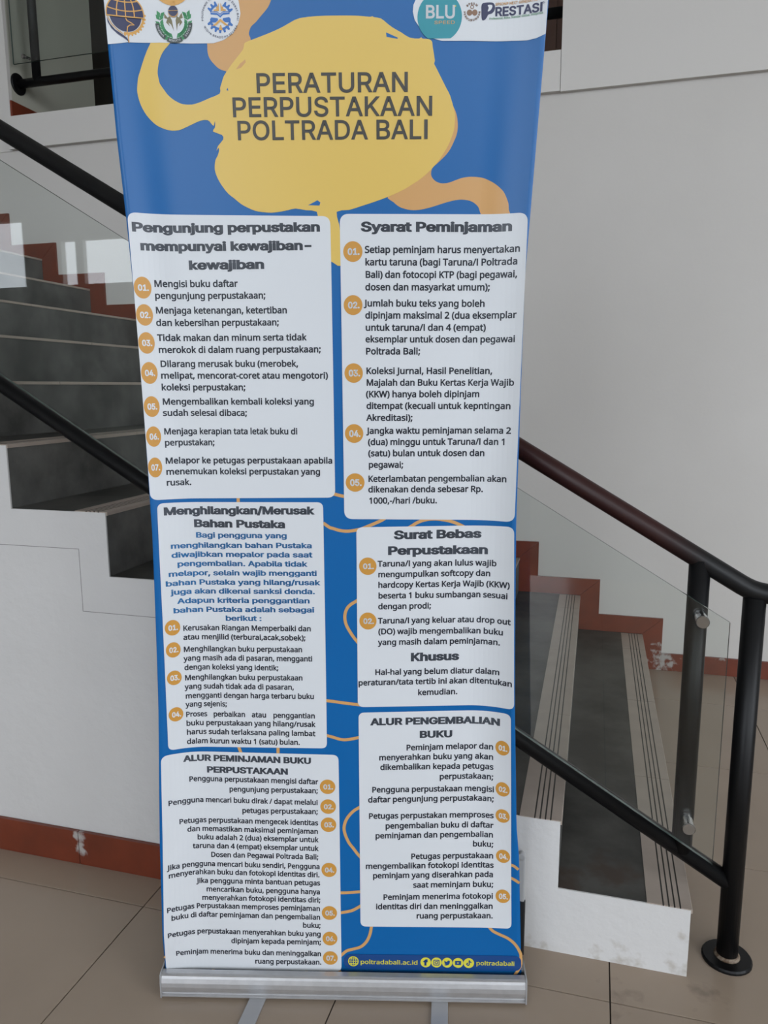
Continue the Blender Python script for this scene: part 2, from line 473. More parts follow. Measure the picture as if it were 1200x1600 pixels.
# ------------------------------------------------------------------ roll-up banner
PA, PB = Vector((-.902, 1.316, 0)), Vector((-.098, 1.516, 0))
E1 = (PB - PA).normalized(); E2 = Vector((-E1.y, E1.x, 0))
BO = (PA + PB) / 2 + E2 * .024
W2 = (PB - PA).length / 2
XL = [(0.05, -0.407), (0.37, -0.404), (0.69, -0.3945), (1.06, -0.39), (1.16, -0.392), (1.49, -0.397), (1.7, -0.404), (1.85, -0.411), (2.08, -0.415)]
XR = [(0.05, 0.406), (0.34, 0.394), (0.42, 0.386), (0.67, 0.377), (0.84, 0.374), (1.09, 0.371), (1.26, 0.373), (1.585, 0.376), (1.69, 0.382), (1.91, 0.394), (2.06, 0.402)]
CL = [(0, 0.004), (0.06, 0.011), (0.15, 0.026), (0.5, 0.032), (1.0, 0.032), (1.5, 0.024), (1.9, 0.02), (2.2, 0.02)]
CR = [(0, 0), (0.1, 0.001), (0.25, 0.01), (0.5, 0.027), (0.65, 0.032), (1.0, 0.032), (1.5, 0.024), (1.9, 0.02), (2.2, 0.02)]
def interp(T, z):
    if z <= T[0][0]: return T[0][1]
    for (a, u), (b, v) in zip(T, T[1:]):
        if z <= b: return u + (v - u) * (z - a) / (b - a)
    return T[-1][1]
def depth(x, z):
    """sag of the sheet between cassette and top bar, and the curl of its two long edges"""
    d = .05 * math.sin(PI * min(max(z, 0), 2.2) / 2.2)
    w = .10
    for T, u in ((CL, (interp(XL, z) + w - x) / w), (CR, (x - interp(XR, z) + w) / w)):
        if u > 0: d -= interp(T, z) * min(u, 1.2) ** 2
    return d
def onsheet(x, z, layer=0):
    return BO + E1 * x + E2 * (depth(x, z) - .0004 * layer) + Vector((0, 0, z))

XCUT = [-.44 + .01 * i for i in range(17)] + [-.24, -.16, -.08, 0, .08, .16, .22] + [.26 + .01 * i for i in range(17)]
ZCUT = [.05 * i for i in range(1, 44)]
def flat_poly(bm, pts, holes=None, cut=True):
    """flat polygon (x, z) laid into bm as (x, z, 0), cut along the sheet's fold lines"""
    loops = [[Vector((x, z, 0)) for x, z in L] for L in [pts] + (holes or [])]
    vs_ = [bm.verts.new(v) for L in loops for v in L]
    fs = []
    for t in tessellate_polygon(loops):
        try: fs.append(bm.faces.new([vs_[i] for i in t]))
        except ValueError: pass
    if cut:
        xs = [x for x, _ in pts]; zs = [z for _, z in pts]
        for axis, cuts, lo, hi in ((0, XCUT, min(xs), max(xs)), (1, ZCUT, min(zs), max(zs))):
            for c in cuts:
                if lo < c < hi:
                    n = Vector((1, 0, 0)) if axis == 0 else Vector((0, 1, 0))
                    co = Vector((c, 0, 0)) if axis == 0 else Vector((0, c, 0))
                    g = list({e for f in fs if f.is_valid for e in f.edges}) + [f for f in fs if f.is_valid]
                    g += list({v for f in fs if f.is_valid for v in f.verts})
                    r = bmesh.ops.bisect_plane(bm, geom=g, plane_co=co, plane_no=n, dist=1e-6)
                    fs = list({f for f in r['geom'] if isinstance(f, bmesh.types.BMFace)} | {f for f in fs if f.is_valid})
def lay(bm, layer, thick=False):
    """wrap the flat (x, z, 0) mesh onto the sheet"""
    for f in bm.faces:
        if f.normal.z > 0: pass
    for v in bm.verts:
        v.co = onsheet(v.co.x, v.co.y, layer)
    for f in bm.faces:
        f.normal_update()
        if f.normal.dot(E2) > 0: f.normal_flip()
    return bm
def pairs(L): return [(L[i] / 10000, L[i + 1] / 10000) for i in range(0, len(L), 2)]
def smooth_loop(P, n=3):
    out = []; N = len(P)
    for i in range(N):
        p0, p1, p2, p3 = (Vector(P[(i + j) % N]) for j in (-1, 0, 1, 2))
        for k in range(n):
            t = k / n
            q = .5 * ((2 * p1) + (-p0 + p2) * t + (2 * p0 - 5 * p1 + 4 * p2 - p3) * t * t + (-p0 + 3 * p1 - 3 * p2 + p3) * t ** 3)
            out.append((q.x, q.y))
    return out
def smooth_line(P, n=4):
    P = [Vector(p) for p in P]
    if len(P) < 3: return P
    P = [2 * P[0] - P[1]] + P + [2 * P[-1] - P[-2]]; out = []
    for i in range(1, len(P) - 2):
        for k in range(n):
            t = k / n; p0, p1, p2, p3 = P[i - 1:i + 3]
            out.append(.5 * ((2 * p1) + (-p0 + p2) * t + (2 * p0 - 5 * p1 + 4 * p2 - p3) * t * t + (-p0 + 3 * p1 - 3 * p2 + p3) * t ** 3))
    return out + [P[-2]]
def circle(cx, cz, rx_, rz_=None, n=40, a0=0, a1=360):
    rz_ = rz_ or rx_
    full = (a1 - a0) >= 360
    return [(cx + rx_ * math.cos(math.radians(a0 + (a1 - a0) * i / (n if full else n - 1))), cz + rz_ * math.sin(math.radians(a0 + (a1 - a0) * i / (n if full else n - 1)))) for i in range(n)]
def ribbon(bm, P, w, closed=False):
    """flat line of half width w along points P"""
    P = [Vector(p) for p in P]; n = len(P); A_, B_ = [], []
    for i in range(n):
        a = P[i - 1] if (i or closed) else None
        b = P[(i + 1) % n] if (i < n - 1 or closed) else None
        da = (P[i] - a).normalized() if a is not None else (b - P[i]).normalized()
        db = (b - P[i]).normalized() if b is not None else da
        t = da + db
        t = t.normalized() if t.length > 1e-6 else da
        nrm = Vector((-t.y, t.x)); k = min(1.8, 1 / max(.35, nrm.dot(Vector((-da.y, da.x)))))
        A_.append(bm.verts.new((P[i].x + nrm.x * w * k, P[i].y + nrm.y * w * k, 0)))
        B_.append(bm.verts.new((P[i].x - nrm.x * w * k, P[i].y - nrm.y * w * k, 0)))
    for i in range(n if closed else n - 1):
        j = (i + 1) % n
        try: bm.faces.new((A_[i], A_[j], B_[j], B_[i]))
        except ValueError: pass

# glyph outlines: character -> [advance, [contour x, y, x, y, ...]] in thousandths
FONTS = {
  "N": {
    "A": [512,[[437,0,368,177,141,177,73,0,0,0,224,575,289,575,512,0],[282,415,274,438,263,473,255,500,247,468,238,438,230,415,165,241,346,241]]],
    "B": [521,[[241,573,307,569,361,558,404,541,445,497,459,431,456,399,446,371,431,347,409,328,382,313,350,304,350,300,384,292,415,279,441,261,461,236,474,203,478,163,472,115,454,74,425,42,385,19,337,5,279,0,78,0,78,573],[256,329,318,335,357,352,377,382,384,423,376,463,351,490,308,506,245,511,150,511,150,329],[150,269,150,61,265,61,330,68,371,91,394,125,401,168,398,197,388,221,370,241,344,256,307,266,260,269]]],
    "C": [507,[[323,517,280,513,241,502,206,482,178,456,155,423,139,383,129,337,125,286,131,220,147,164,175,117,213,83,262,62,322,55,359,57,394,62,460,78,460,15,427,5,393,-2,356,-7,312,-8,257,-4,208,8,166,28,115,72,78,131,62,178,52,230,49,287,53,349,67,406,89,456,120,499,159,534,206,559,261,575,324,581,367,578,409,572,448,561,482,547,453,486,394,508,360,515]]],
    "D": [585,[[536,292,533,231,521,177,501,131,457,74,399,33,351,15,297,4,237,0,78,0,78,573,254,573,309,569,359,558,404,540,460,501,502,446,521,401,533,350],[460,289,454,359,435,415,404,457,361,487,308,505,244,511,150,511,150,62,228,62,299,68,357,87,402,119,434,164,454,220]]],
    "E": [446,[[398,0,78,0,78,573,398,573,398,509,150,509,150,330,383,330,383,268,150,268,150,63,398,63]]],
    "F": [416,[[150,0,78,0,78,573,398,573,398,509,150,509,150,306,383,306,383,243,150,243]]],
    "G": [584,[[326,302,524,302,524,22,478,8,431,-1,380,-6,323,-8,267,-4,217,8,173,28,120,71,81,130,63,176,52,229,49,286,53,343,65,395,84,442,127,500,186,544,233,564,286,577,346,581,392,578,437,572,478,561,516,547,489,484,457,497,421,508,382,515,342,517,278,510,225,489,181,455,150,409,131,353,124,286,130,222,146,166,175,119,216,84,270,62,340,55,404,59,452,68,452,238,326,238]]],
    "H": [594,[[516,0,443,0,443,267,150,267,150,0,78,0,78,573,150,573,150,330,443,330,443,573,516,573]]],
    "I": [272,[[239,0,32,0,32,42,99,57,99,515,32,531,32,573,239,573,239,531,172,515,172,57,239,42]]],
    "J": [219,[[-3,-152,-37,-150,-63,-142,-63,-81,-35,-87,-5,-89,15,-87,33,-81,50,-70,63,-53,71,-29,74,3,74,573,146,573,146,9,141,-42,128,-82,105,-113,75,-135,39,-148]]],
    "K": [496,[[496,0,411,0,209,273,150,222,150,0,78,0,78,573,150,573,150,290,199,345,249,399,403,573,488,573,261,323]]],
    "L": [420,[[78,0,78,573,150,573,150,64,400,64,400,0]]],
    "M": [727,[[330,0,142,502,139,502,142,461,144,407,144,347,144,0,78,0,78,573,184,573,361,103,364,103,544,573,650,573,650,0,578,0,578,352,579,408,581,460,584,501,581,501,390,0]]],
    "N": [609,[[532,0,447,0,141,476,138,476,141,432,143,378,144,320,144,0,78,0,78,573,161,573,467,99,470,99,468,137,466,193,464,249,464,573,532,573]]],
    "O": [626,[[577,287,573,224,561,166,540,116,510,73,473,38,428,13,375,-3,314,-8,251,-3,196,13,151,39,114,73,85,116,65,167,53,224,49,288,52,344,62,396,78,442,114,500,166,545,208,565,258,577,314,581,393,572,459,545,510,501,547,442,564,396,574,344],[125,287,130,220,145,163,171,117,207,83,255,62,314,55,373,62,420,83,456,117,481,163,496,220,501,287,496,354,481,411,456,457,421,491,373,511,314,518,255,511,207,490,171,457,145,411,130,354]]],
    "P": [485,[[229,573,297,568,352,553,393,528,431,475,444,404,441,370,433,336,417,306,395,278,364,255,324,238,275,227,216,223,150,223,150,0,78,0,78,573],[223,511,150,511,150,285,208,285,258,288,298,296,330,311,352,334,365,363,370,401,361,449,334,484,289,504]]],
    "Q": [626,[[577,287,573,221,559,160,535,108,503,64,461,30,411,6,548,-136,444,-136,334,-7,324,-8,314,-8,251,-3,196,13,151,39,114,73,85,116,65,167,53,224,49,288,52,344,62,396,78,442,114,500,166,545,208,565,258,577,314,581,393,572,459,545,510,501,547,442,564,396,574,344],[125,287,130,220,145,163,171,117,207,83,255,62,314,55,373,62,420,83,456,117,481,163,496,220,501,287,496,354,481,411,456,457,421,491,373,511,314,518,255,511,207,490,171,457,145,411,130,354]]],
    "R": [499,[[236,573,301,568,353,555,393,532,422,500,439,460,444,410,440,368,427,334,408,306,385,285,358,269,330,257,487,0,403,0,264,237,150,237,150,0,78,0,78,573],[232,510,150,510,150,298,236,298,296,304,338,325,362,359,370,407,366,440,355,467,336,486,310,500,275,507]]],
    "S": [440,[[403,153,396,106,378,66,348,35,307,11,257,-3,198,-8,137,-5,83,4,41,19,41,88,73,76,113,65,156,57,201,55,240,57,273,66,298,79,316,98,327,120,330,147,327,173,318,194,302,213,277,230,242,247,196,265,131,294,106,311,85,330,69,351,57,375,50,403,48,435,54,477,71,513,99,542,136,563,180,576,231,581,276,578,318,572,355,562,389,549,366,487,302,508,266,515,229,517,196,515,169,507,148,494,133,478,124,457,121,434,124,407,133,386,149,367,172,351,204,335,246,318,293,299,332,279,362,255,385,228,398,194]]],
    "T": [446,[[259,0,187,0,187,509,8,509,8,573,437,573,437,509,259,509]]],
    "U": [586,[[513,202,507,146,489,95,459,52,416,20,360,-1,290,-8,225,-2,171,18,128,50,97,93,78,144,72,204,72,573,144,573,144,201,154,139,182,93,228,64,294,55,342,59,379,73,407,96,427,126,438,161,442,202,442,573,513,573]]],
    "V": [481,[[481,573,277,0,204,0,0,573,75,573,204,205,220,160,231,119,241,80,250,119,262,161,277,207,405,573]]],
    "W": [746,[[735,573,583,0,510,0,399,375,389,410,380,443,373,471,370,488,367,471,361,443,352,409,342,373,234,0,161,0,10,573,85,573,174,223,183,186,190,151,196,118,201,87,206,119,213,154,222,191,232,227,333,573,407,573,512,225,523,187,532,151,538,117,544,87,550,129,560,175,572,224,660,573]]],
    "X": [470,[[467,0,385,0,233,249,79,0,3,0,193,298,15,573,95,573,236,348,377,573,453,573,276,300]]],
    "Y": [454,[[227,291,376,573,454,573,263,222,263,0,191,0,191,219,0,573,79,573]]],
    "Z": [459,[[427,0,30,0,30,55,332,508,40,508,40,573,419,573,419,518,118,64,427,64]]],
    "a": [450,[[231,437,299,428,347,403,376,358,385,293,385,0,334,0,320,61,317,61,298,40,279,22,258,9,234,-1,206,-6,172,-8,136,-5,103,6,75,23,55,48,41,80,37,119,50,176,87,219,127,238,179,251,243,257,316,259,316,285,310,330,293,359,265,375,227,380,194,378,163,370,106,347,84,400,115,414,151,426,190,434],[252,208,184,200,141,182,118,155,110,119,115,87,132,66,157,53,188,49,238,56,279,79,306,117,315,172,315,210]]],
    "b": [493,[[139,461,138,410,135,373,139,373,161,398,189,419,226,432,272,437,344,423,401,381,428,338,444,283,449,215,444,147,427,91,400,48,365,17,322,-2,272,-8,226,-3,189,10,161,31,139,55,133,55,119,0,68,0,68,609,139,609],[260,379,219,374,188,361,165,339,150,308,142,268,139,217,139,214,145,144,165,93,202,61,261,51,312,61,348,93,369,145,376,216,369,287,348,338,311,368]]],
    "c": [385,[[241,-8,187,-2,139,15,99,45,69,87,50,143,44,213,51,284,71,342,102,385,142,415,191,432,245,438,278,436,309,431,336,424,358,415,337,356,292,370,244,376,204,371,172,358,148,335,131,303,120,263,117,213,120,166,131,126,148,94,172,71,202,58,240,53,273,55,302,60,351,78,351,15,328,5,304,-2,275,-7]]],
    "d": [493,[[221,-8,148,6,92,48,65,91,49,146,44,214,49,282,66,338,93,381,149,424,221,438,253,436,280,429,303,420,323,407,340,391,354,374,359,374,356,405,354,438,354,609,425,609,425,0,368,0,358,58,354,58,340,40,323,24,303,11,279,1,252,-6],[232,51,290,60,328,88,348,135,355,200,355,213,349,284,329,336,291,369,231,379,181,368,146,334,124,281,117,213,124,144,146,93,181,61]]],
    "e": [452,[[234,438,286,432,329,414,364,385,390,346,406,299,411,244,411,201,117,201,127,137,154,90,197,62,254,52,293,54,327,60,392,82,392,20,359,8,327,-1,292,-6,251,-8,194,-2,143,17,101,48,70,91,51,146,44,212,50,277,68,333,96,378,134,411,181,431],[233,380,188,372,154,348,130,309,119,257,338,257,335,292,326,322,312,346,292,364,266,376]]],
    "f": [276,[[266,375,158,375,158,0,87,0,87,375,12,375,12,408,87,432,87,457,92,507,104,547,124,577,152,597,186,609,227,613,274,609,310,599,292,544,262,552,228,556,197,550,175,532,162,502,158,458,158,430,266,430]]],
    "g": [493,[[221,438,261,434,297,422,329,402,355,373,359,373,369,430,425,430,425,-7,420,-63,404,-109,378,-146,341,-172,293,-187,233,-192,188,-191,147,-186,110,-177,78,-165,78,-100,111,-114,149,-125,191,-132,237,-134,286,-126,324,-101,347,-63,355,-13,355,4,356,32,358,57,354,57,329,28,299,8,263,-4,221,-8,147,7,91,51,65,95,49,149,44,214,49,278,65,332,91,377,147,423],[230,379,197,374,169,359,147,336,130,303,120,262,117,213,124,143,146,92,182,60,232,50,262,52,288,58,309,69,326,85,340,105,349,131,354,161,356,197,356,214,353,267,343,309,326,340,302,362,270,374]]],
    "h": [496,[[139,431,138,399,135,370,140,370,155,391,174,407,196,420,221,429,247,435,273,437,321,433,360,421,391,400,413,370,426,330,431,280,431,0,361,0,361,275,355,321,338,353,308,372,265,379,222,374,189,360,166,338,150,308,142,269,139,222,139,0,68,0,68,609,139,609]]],
    "i": [207,[[139,430,139,0,68,0,68,430],[104,591,119,588,133,580,142,566,145,546,142,526,133,512,119,504,104,501,88,504,75,512,66,526,63,546,66,566,75,580,88,588]]],
    "j": [207,[[18,-192,-18,-190,-44,-183,-44,-126,-19,-132,9,-134,32,-130,51,-120,64,-100,68,-67,68,430,139,430,139,-64,136,-101,126,-133,110,-159,87,-177,56,-189],[63,546,66,566,75,580,88,588,104,591,119,588,133,580,142,566,145,546,142,526,133,512,119,504,104,501,88,504,75,512,66,526]]],
    "k": [428,[[138,291,137,257,135,221,138,221,152,240,172,264,189,285,326,430,409,430,235,246,421,0,336,0,187,200,138,158,138,0,68,0,68,609,138,609]]],
    "l": [207,[[139,0,68,0,68,609,139,609]]],
    "m": [750,[[540,438,603,429,649,401,676,352,685,280,685,0,615,0,615,277,610,321,594,353,567,372,528,379,474,369,438,342,418,298,411,237,411,0,342,0,342,277,339,308,332,333,320,353,303,367,281,376,253,379,215,374,185,360,164,338,150,308,141,269,139,223,139,0,68,0,68,430,125,430,136,371,140,371,155,392,173,409,194,422,217,431,241,436,266,438,312,433,349,420,378,398,398,366,402,366,427,398,461,420,499,433]]],
    "n": [496,[[275,438,343,429,391,401,421,352,431,280,431,0,361,0,361,275,355,321,338,353,308,372,265,379,204,368,166,338,146,289,139,223,139,0,68,0,68,430,125,430,136,371,140,371,156,392,175,409,198,422,222,431,248,436]]],
    "o": [485,[[442,216,438,165,428,121,411,82,388,51,359,25,324,7,285,-4,241,-8,200,-4,163,7,129,25,100,51,77,82,59,121,48,165,44,216,50,282,68,336,97,380,137,412,186,431,244,438,299,431,347,412,387,380,417,336,436,282],[117,216,120,169,130,128,147,95,172,71,203,56,243,51,282,56,314,71,339,95,356,128,366,169,369,216,365,263,355,303,338,335,314,359,282,374,242,379,185,368,147,335,124,284]]],
    "p": [493,[[273,438,344,424,401,383,428,339,444,284,449,216,444,148,427,93,401,49,365,17,322,-2,272,-8,241,-6,213,1,190,11,170,24,139,55,134,55,137,20,139,-16,139,-192,68,-192,68,430,126,430,136,371,139,371,153,389,170,405,189,419,213,429,240,436],[260,379,221,374,190,362,167,342,152,313,142,275,139,229,139,216,142,167,150,126,165,93,188,70,220,55,261,51,297,56,326,72,348,98,364,131,373,171,376,217,369,283,348,334,311,367]]],
    "q": [493,[[354,-9,355,25,358,58,354,58,332,32,303,11,266,-3,219,-8,148,6,93,48,66,91,49,146,44,214,50,282,67,338,93,381,129,413,172,432,221,438,267,433,304,419,333,397,355,371,358,371,369,430,425,430,425,-192,354,-192],[233,51,272,55,304,67,327,87,342,116,352,153,355,199,355,213,348,285,328,337,290,369,231,379,181,368,145,334,124,281,117,213,124,145,146,93,182,61]]],
    "r": [331,[[269,438,295,437,319,433,310,368,287,372,264,374,240,371,217,363,195,351,176,334,161,313,149,289,141,261,139,229,139,0,68,0,68,430,126,430,134,351,137,351,152,374,170,395,191,413,214,426,240,435]]],
    "s": [384,[[348,119,343,80,327,49,302,24,268,6,226,-4,176,-8,135,-6,99,-1,68,8,42,19,42,83,104,60,141,52,178,49,224,53,256,66,274,86,280,112,278,128,271,141,259,154,239,167,174,196,103,228,76,245,57,266,45,292,41,324,52,372,85,408,137,430,202,438,240,436,275,430,308,421,339,409,315,353,258,372,228,378,197,380,159,377,131,366,114,350,108,328,111,312,119,298,133,286,154,274,219,246,289,215,314,197,333,176,344,150]]],
    "t": [289,[[212,50,245,53,272,59,272,5,240,-4,200,-8,167,-5,138,4,112,20,91,44,78,79,74,125,74,375,13,375,13,409,75,437,103,528,144,528,144,430,269,430,269,375,144,375,144,127,149,93,163,69,185,54]]],
    "u": [496,[[427,430,427,0,370,0,359,57,356,57,340,36,321,20,298,8,273,-1,247,-6,220,-8,173,-4,134,8,103,29,81,59,68,99,63,148,63,430,135,430,135,153,141,108,158,76,188,57,230,51,273,55,306,69,330,91,345,121,354,160,357,206,357,430]]],
    "v": [407,[[163,0,0,430,75,430,167,176,180,137,193,96,201,63,204,63,214,96,227,138,241,176,332,430,407,430,244,0]]],
    "w": [630,[[346,243,336,276,328,308,321,335,316,357,313,357,308,335,302,307,294,275,284,242,207,1,127,1,9,431,82,431,141,201,153,154,163,109,169,73,172,73,178,97,185,128,193,160,201,188,277,431,354,431,428,188,440,149,451,109,457,74,460,74,466,108,477,153,489,201,549,431,621,431,502,1,419,1]]],
    "x": [424,[[170,220,22,430,102,430,213,268,322,430,402,430,253,220,410,0,330,0,213,172,94,0,14,0]]],
    "y": [409,[[1,430,76,430,169,185,184,144,196,105,205,68,209,68,224,121,245,186,333,430,409,430,224,-59,207,-97,188,-130,165,-156,138,-176,106,-188,67,-192,34,-190,9,-186,9,-130,30,-133,56,-135,79,-132,99,-126,116,-114,130,-99,142,-80,152,-59,174,-2]]],
    "z": [377,[[346,0,31,0,31,47,262,375,45,375,45,430,340,430,340,377,112,55,346,55]]],
    "0": [459,[[419,287,417,221,409,163,395,112,376,70,349,37,316,12,276,-3,229,-8,170,1,122,27,86,70,60,129,48,176,42,229,39,287,41,346,48,399,58,446,83,504,119,547,167,573,229,581,287,573,335,547,372,504,399,446,410,399,417,346],[110,287,113,215,121,156,137,111,159,78,190,59,229,52,268,59,298,78,320,110,336,156,345,215,348,287,345,359,336,417,320,463,298,495,268,515,229,521,190,515,159,495,137,463,121,417,113,359]]],
    "1": [459,[[285,0,216,0,216,400,216,439,217,470,219,499,196,477,169,455,108,405,71,452,226,573,285,573]]],
    "2": [459,[[417,0,38,0,38,59,188,210,261,287,287,320,306,353,318,387,322,424,315,466,294,496,261,514,221,520,181,517,147,506,115,489,83,466,45,513,94,548,122,561,153,572,186,578,221,581,270,576,313,562,347,540,372,510,388,472,394,428,389,385,375,344,353,305,324,267,247,185,128,67,128,64,417,64]]],
    "3": [459,[[395,439,392,403,381,372,363,347,340,326,310,311,277,302,277,298,337,283,379,255,405,214,413,163,407,116,390,74,360,40,318,14,263,-3,193,-8,150,-6,110,-1,72,8,36,23,36,89,74,73,114,61,155,54,194,51,260,59,305,81,331,117,339,164,335,197,320,223,297,242,265,255,226,263,179,265,123,265,123,326,180,326,223,329,259,339,286,356,307,377,319,404,323,434,316,471,295,498,262,516,219,521,190,520,164,515,117,498,75,473,39,521,73,544,115,563,163,576,218,581,296,571,352,540,384,495]]],
    "4": [459,[[443,130,359,130,359,0,291,0,291,130,17,130,17,190,286,576,359,576,359,193,443,193],[291,374,291,412,293,444,294,474,295,500,292,500,276,468,257,438,86,193,291,193]]],
    "5": [459,[[221,351,275,346,322,331,361,307,389,274,407,232,413,183,407,128,387,81,356,43,314,15,261,-2,199,-8,156,-6,116,0,80,10,51,23,51,90,82,74,121,62,161,55,200,52,239,55,274,65,302,82,323,106,336,137,341,176,332,225,306,262,262,284,197,292,146,288,99,280,64,302,86,573,373,573,373,508,146,508,132,342,169,348]]],
    "6": [459,[[44,245,46,294,51,342,60,389,75,433,95,474,121,510,155,539,196,562,246,576,306,581,344,579,377,573,377,513,344,520,308,523,257,518,216,504,183,483,158,454,139,419,127,380,119,337,115,291,119,291,133,309,150,326,170,339,194,350,223,356,255,358,302,353,342,338,375,313,400,279,416,236,421,184,415,129,399,82,372,44,336,15,291,-2,239,-8,199,-4,163,7,130,26,101,54,77,89,59,133,48,185],[238,51,284,59,320,84,343,125,351,184,344,233,324,271,289,295,241,303,205,299,175,287,150,270,131,248,119,223,115,198,117,172,123,146,133,121,146,99,164,79,185,64,210,55]]],
    "7": [459,[[109,0,344,508,35,508,35,573,419,573,419,518,187,0]]],
    "8": [459,[[229,581,276,577,318,565,352,546,378,519,395,485,400,443,396,411,385,383,368,359,346,338,320,319,291,303,325,285,355,265,381,242,401,216,414,185,419,148,413,104,395,65,367,34,330,11,284,-3,231,-8,174,-3,126,10,89,33,61,63,45,101,39,146,43,183,56,214,75,241,99,264,128,283,158,299,131,316,107,336,87,358,71,383,61,411,58,444,63,485,80,518,107,545,141,565,182,577],[108,145,116,107,138,76,176,55,229,48,281,55,319,76,342,108,350,148,346,174,335,197,317,217,293,235,264,251,229,265,217,270,184,254,157,237,136,219,121,197,111,173],[228,524,188,518,155,502,134,476,127,441,130,414,141,391,157,373,179,357,232,330,282,357,302,373,317,392,327,414,330,441,323,476,302,502,270,518]]],
    "9": [459,[[417,328,415,279,410,231,401,183,387,139,366,99,340,63,306,33,265,11,214,-3,154,-8,117,-6,82,0,82,60,115,53,152,50,204,54,245,68,278,90,303,118,322,153,334,192,342,235,346,281,341,281,327,263,310,247,290,233,266,223,237,216,204,214,158,219,118,235,85,260,61,294,45,336,40,387,46,443,63,491,90,529,127,557,171,575,223,581,262,577,299,565,332,545,361,518,384,483,402,439,413,388],[223,521,178,513,142,488,118,447,110,388,117,339,137,301,171,277,220,269,256,273,286,285,311,303,330,325,342,349,346,374,344,400,338,426,328,451,315,474,298,493,277,508,252,518]]],
    ".": [215,[[58,43,61,69,72,85,88,94,107,97,126,94,142,85,153,69,157,43,153,18,142,2,126,-8,107,-11,88,-8,72,2,61,18]]],
    ",": [215,[[154,84,136,23,111,-42,85,-103,33,-103,49,-38,63,31,73,93,148,93]]],
    ";": [215,[[147,84,128,23,104,-42,78,-103,25,-103,36,-55,48,-4,58,47,66,93,141,93],[56,387,60,412,71,429,86,438,105,441,124,438,141,429,152,412,156,387,152,362,141,345,124,335,105,332,86,335,71,345,60,362]]],
    ":": [215,[[58,43,61,69,72,85,88,94,107,97,126,94,142,85,153,69,157,43,153,18,142,2,126,-8,107,-11,88,-8,72,2,61,18],[58,387,61,412,72,429,88,438,107,441,126,438,142,429,153,412,157,387,153,362,142,345,126,335,107,332,88,335,72,345,61,362]]],
    "(": [241,[[32,220,35,285,45,348,60,409,83,468,113,522,150,573,217,573,182,521,154,465,132,407,116,346,107,284,103,221,107,159,116,98,132,38,154,-20,182,-75,216,-127,150,-127,113,-77,83,-24,60,34,45,94,35,156]]],
    ")": [241,[[209,220,205,156,196,94,180,34,158,-24,128,-77,91,-127,25,-127,59,-75,87,-20,108,38,124,98,134,159,137,221,134,283,124,346,108,406,87,465,59,521,24,573,91,573,128,522,158,468,180,409,196,348,205,285]]],
    "/": [298,[[290,573,77,0,8,0,221,573]]],
    "-": [258,[[32,184,32,246,226,246,226,184]]],
    " ": [209,[]],
  },
  "I": {
    "A": [480,[[16,0,201,509,276,509,463,0,395,0,287,302,264,372,232,478,245,478,213,371,191,302,85,0],[110,142,110,199,370,199,370,142]]],
    "B": [456,[[60,0,60,509,241,509,289,504,329,491,359,469,381,442,394,410,398,374,395,344,387,320,373,301,356,286,336,275,315,267,315,262,339,257,363,245,385,227,402,203,414,173,418,136,413,100,400,67,377,39,344,18,301,4,247,0],[125,57,245,57,296,63,330,80,349,105,355,137,352,161,342,184,327,203,306,218,279,228,248,231,125,231],[125,285,238,285,265,288,288,296,308,309,323,326,333,348,336,372,330,403,313,429,283,446,240,452,125,452]]],
    "C": [510,[[267,-7,205,1,150,25,104,63,70,115,48,179,40,254,48,329,70,393,104,445,150,484,205,508,267,516,305,513,340,504,373,490,402,471,427,447,448,418,463,385,473,348,408,348,401,373,389,395,375,413,357,428,337,440,315,449,292,454,267,456,223,450,184,432,150,403,125,364,109,314,103,254,109,194,125,145,151,105,184,76,223,59,267,53,292,55,315,60,337,69,357,81,375,96,389,114,401,136,408,160,473,160,463,124,448,91,428,62,402,38,373,19,341,5,305,-4]]],
    "D": [502,[[219,0,96,0,96,57,215,57,272,63,318,81,354,110,379,149,394,198,399,255,394,312,379,361,354,399,320,428,275,446,221,452,93,452,93,509,225,509,294,501,353,478,399,441,433,391,455,329,462,255,455,181,433,119,398,68,351,31,291,8],[125,509,125,0,60,0,60,509]]],
    "E": [419,[[60,0,60,509,372,509,372,452,125,452,125,286,355,286,355,229,125,229,125,57,375,57,375,0]]],
    "F": [410,[[60,0,60,509,369,509,369,452,125,452,125,278,346,278,346,221,125,221,125,0]]],
    "G": [520,[[269,-7,205,1,149,25,104,64,69,116,47,179,40,254,47,329,69,393,103,445,149,484,203,508,265,516,304,513,340,504,374,489,403,469,429,445,449,416,465,384,474,349,408,349,399,372,387,393,373,411,356,427,337,439,315,448,291,454,265,456,222,450,183,432,150,404,125,364,109,314,103,254,109,194,125,145,151,105,184,76,224,59,269,53,309,57,345,71,374,93,396,123,410,160,415,202,434,199,283,199,283,256,478,256,478,200,471,141,451,91,419,50,377,19,326,0]]],
    "H": [517,[[60,0,60,509,125,509,125,289,392,289,392,509,457,509,457,0,392,0,392,232,125,232,125,0]]],
    "I": [300,[[31,0,31,57,118,57,118,452,31,452,31,509,269,509,269,452,183,452,183,57,269,57,269,0]]],
    "J": [396,[[185,-7,124,3,75,33,44,81,33,145,33,173,98,173,98,145,104,104,122,74,149,56,185,50,220,56,248,74,266,104,272,145,272,509,336,509,336,145,326,81,294,33,246,3]]],
    "K": [467,[[104,145,104,216,139,261,174,303,212,344,364,509,448,509,231,276,228,276],[60,0,60,509,125,509,125,334,124,225,125,193,125,0],[372,0,188,259,228,309,449,0]]],
    "L": [393,[[60,0,60,509,125,509,125,57,361,57,361,0]]],
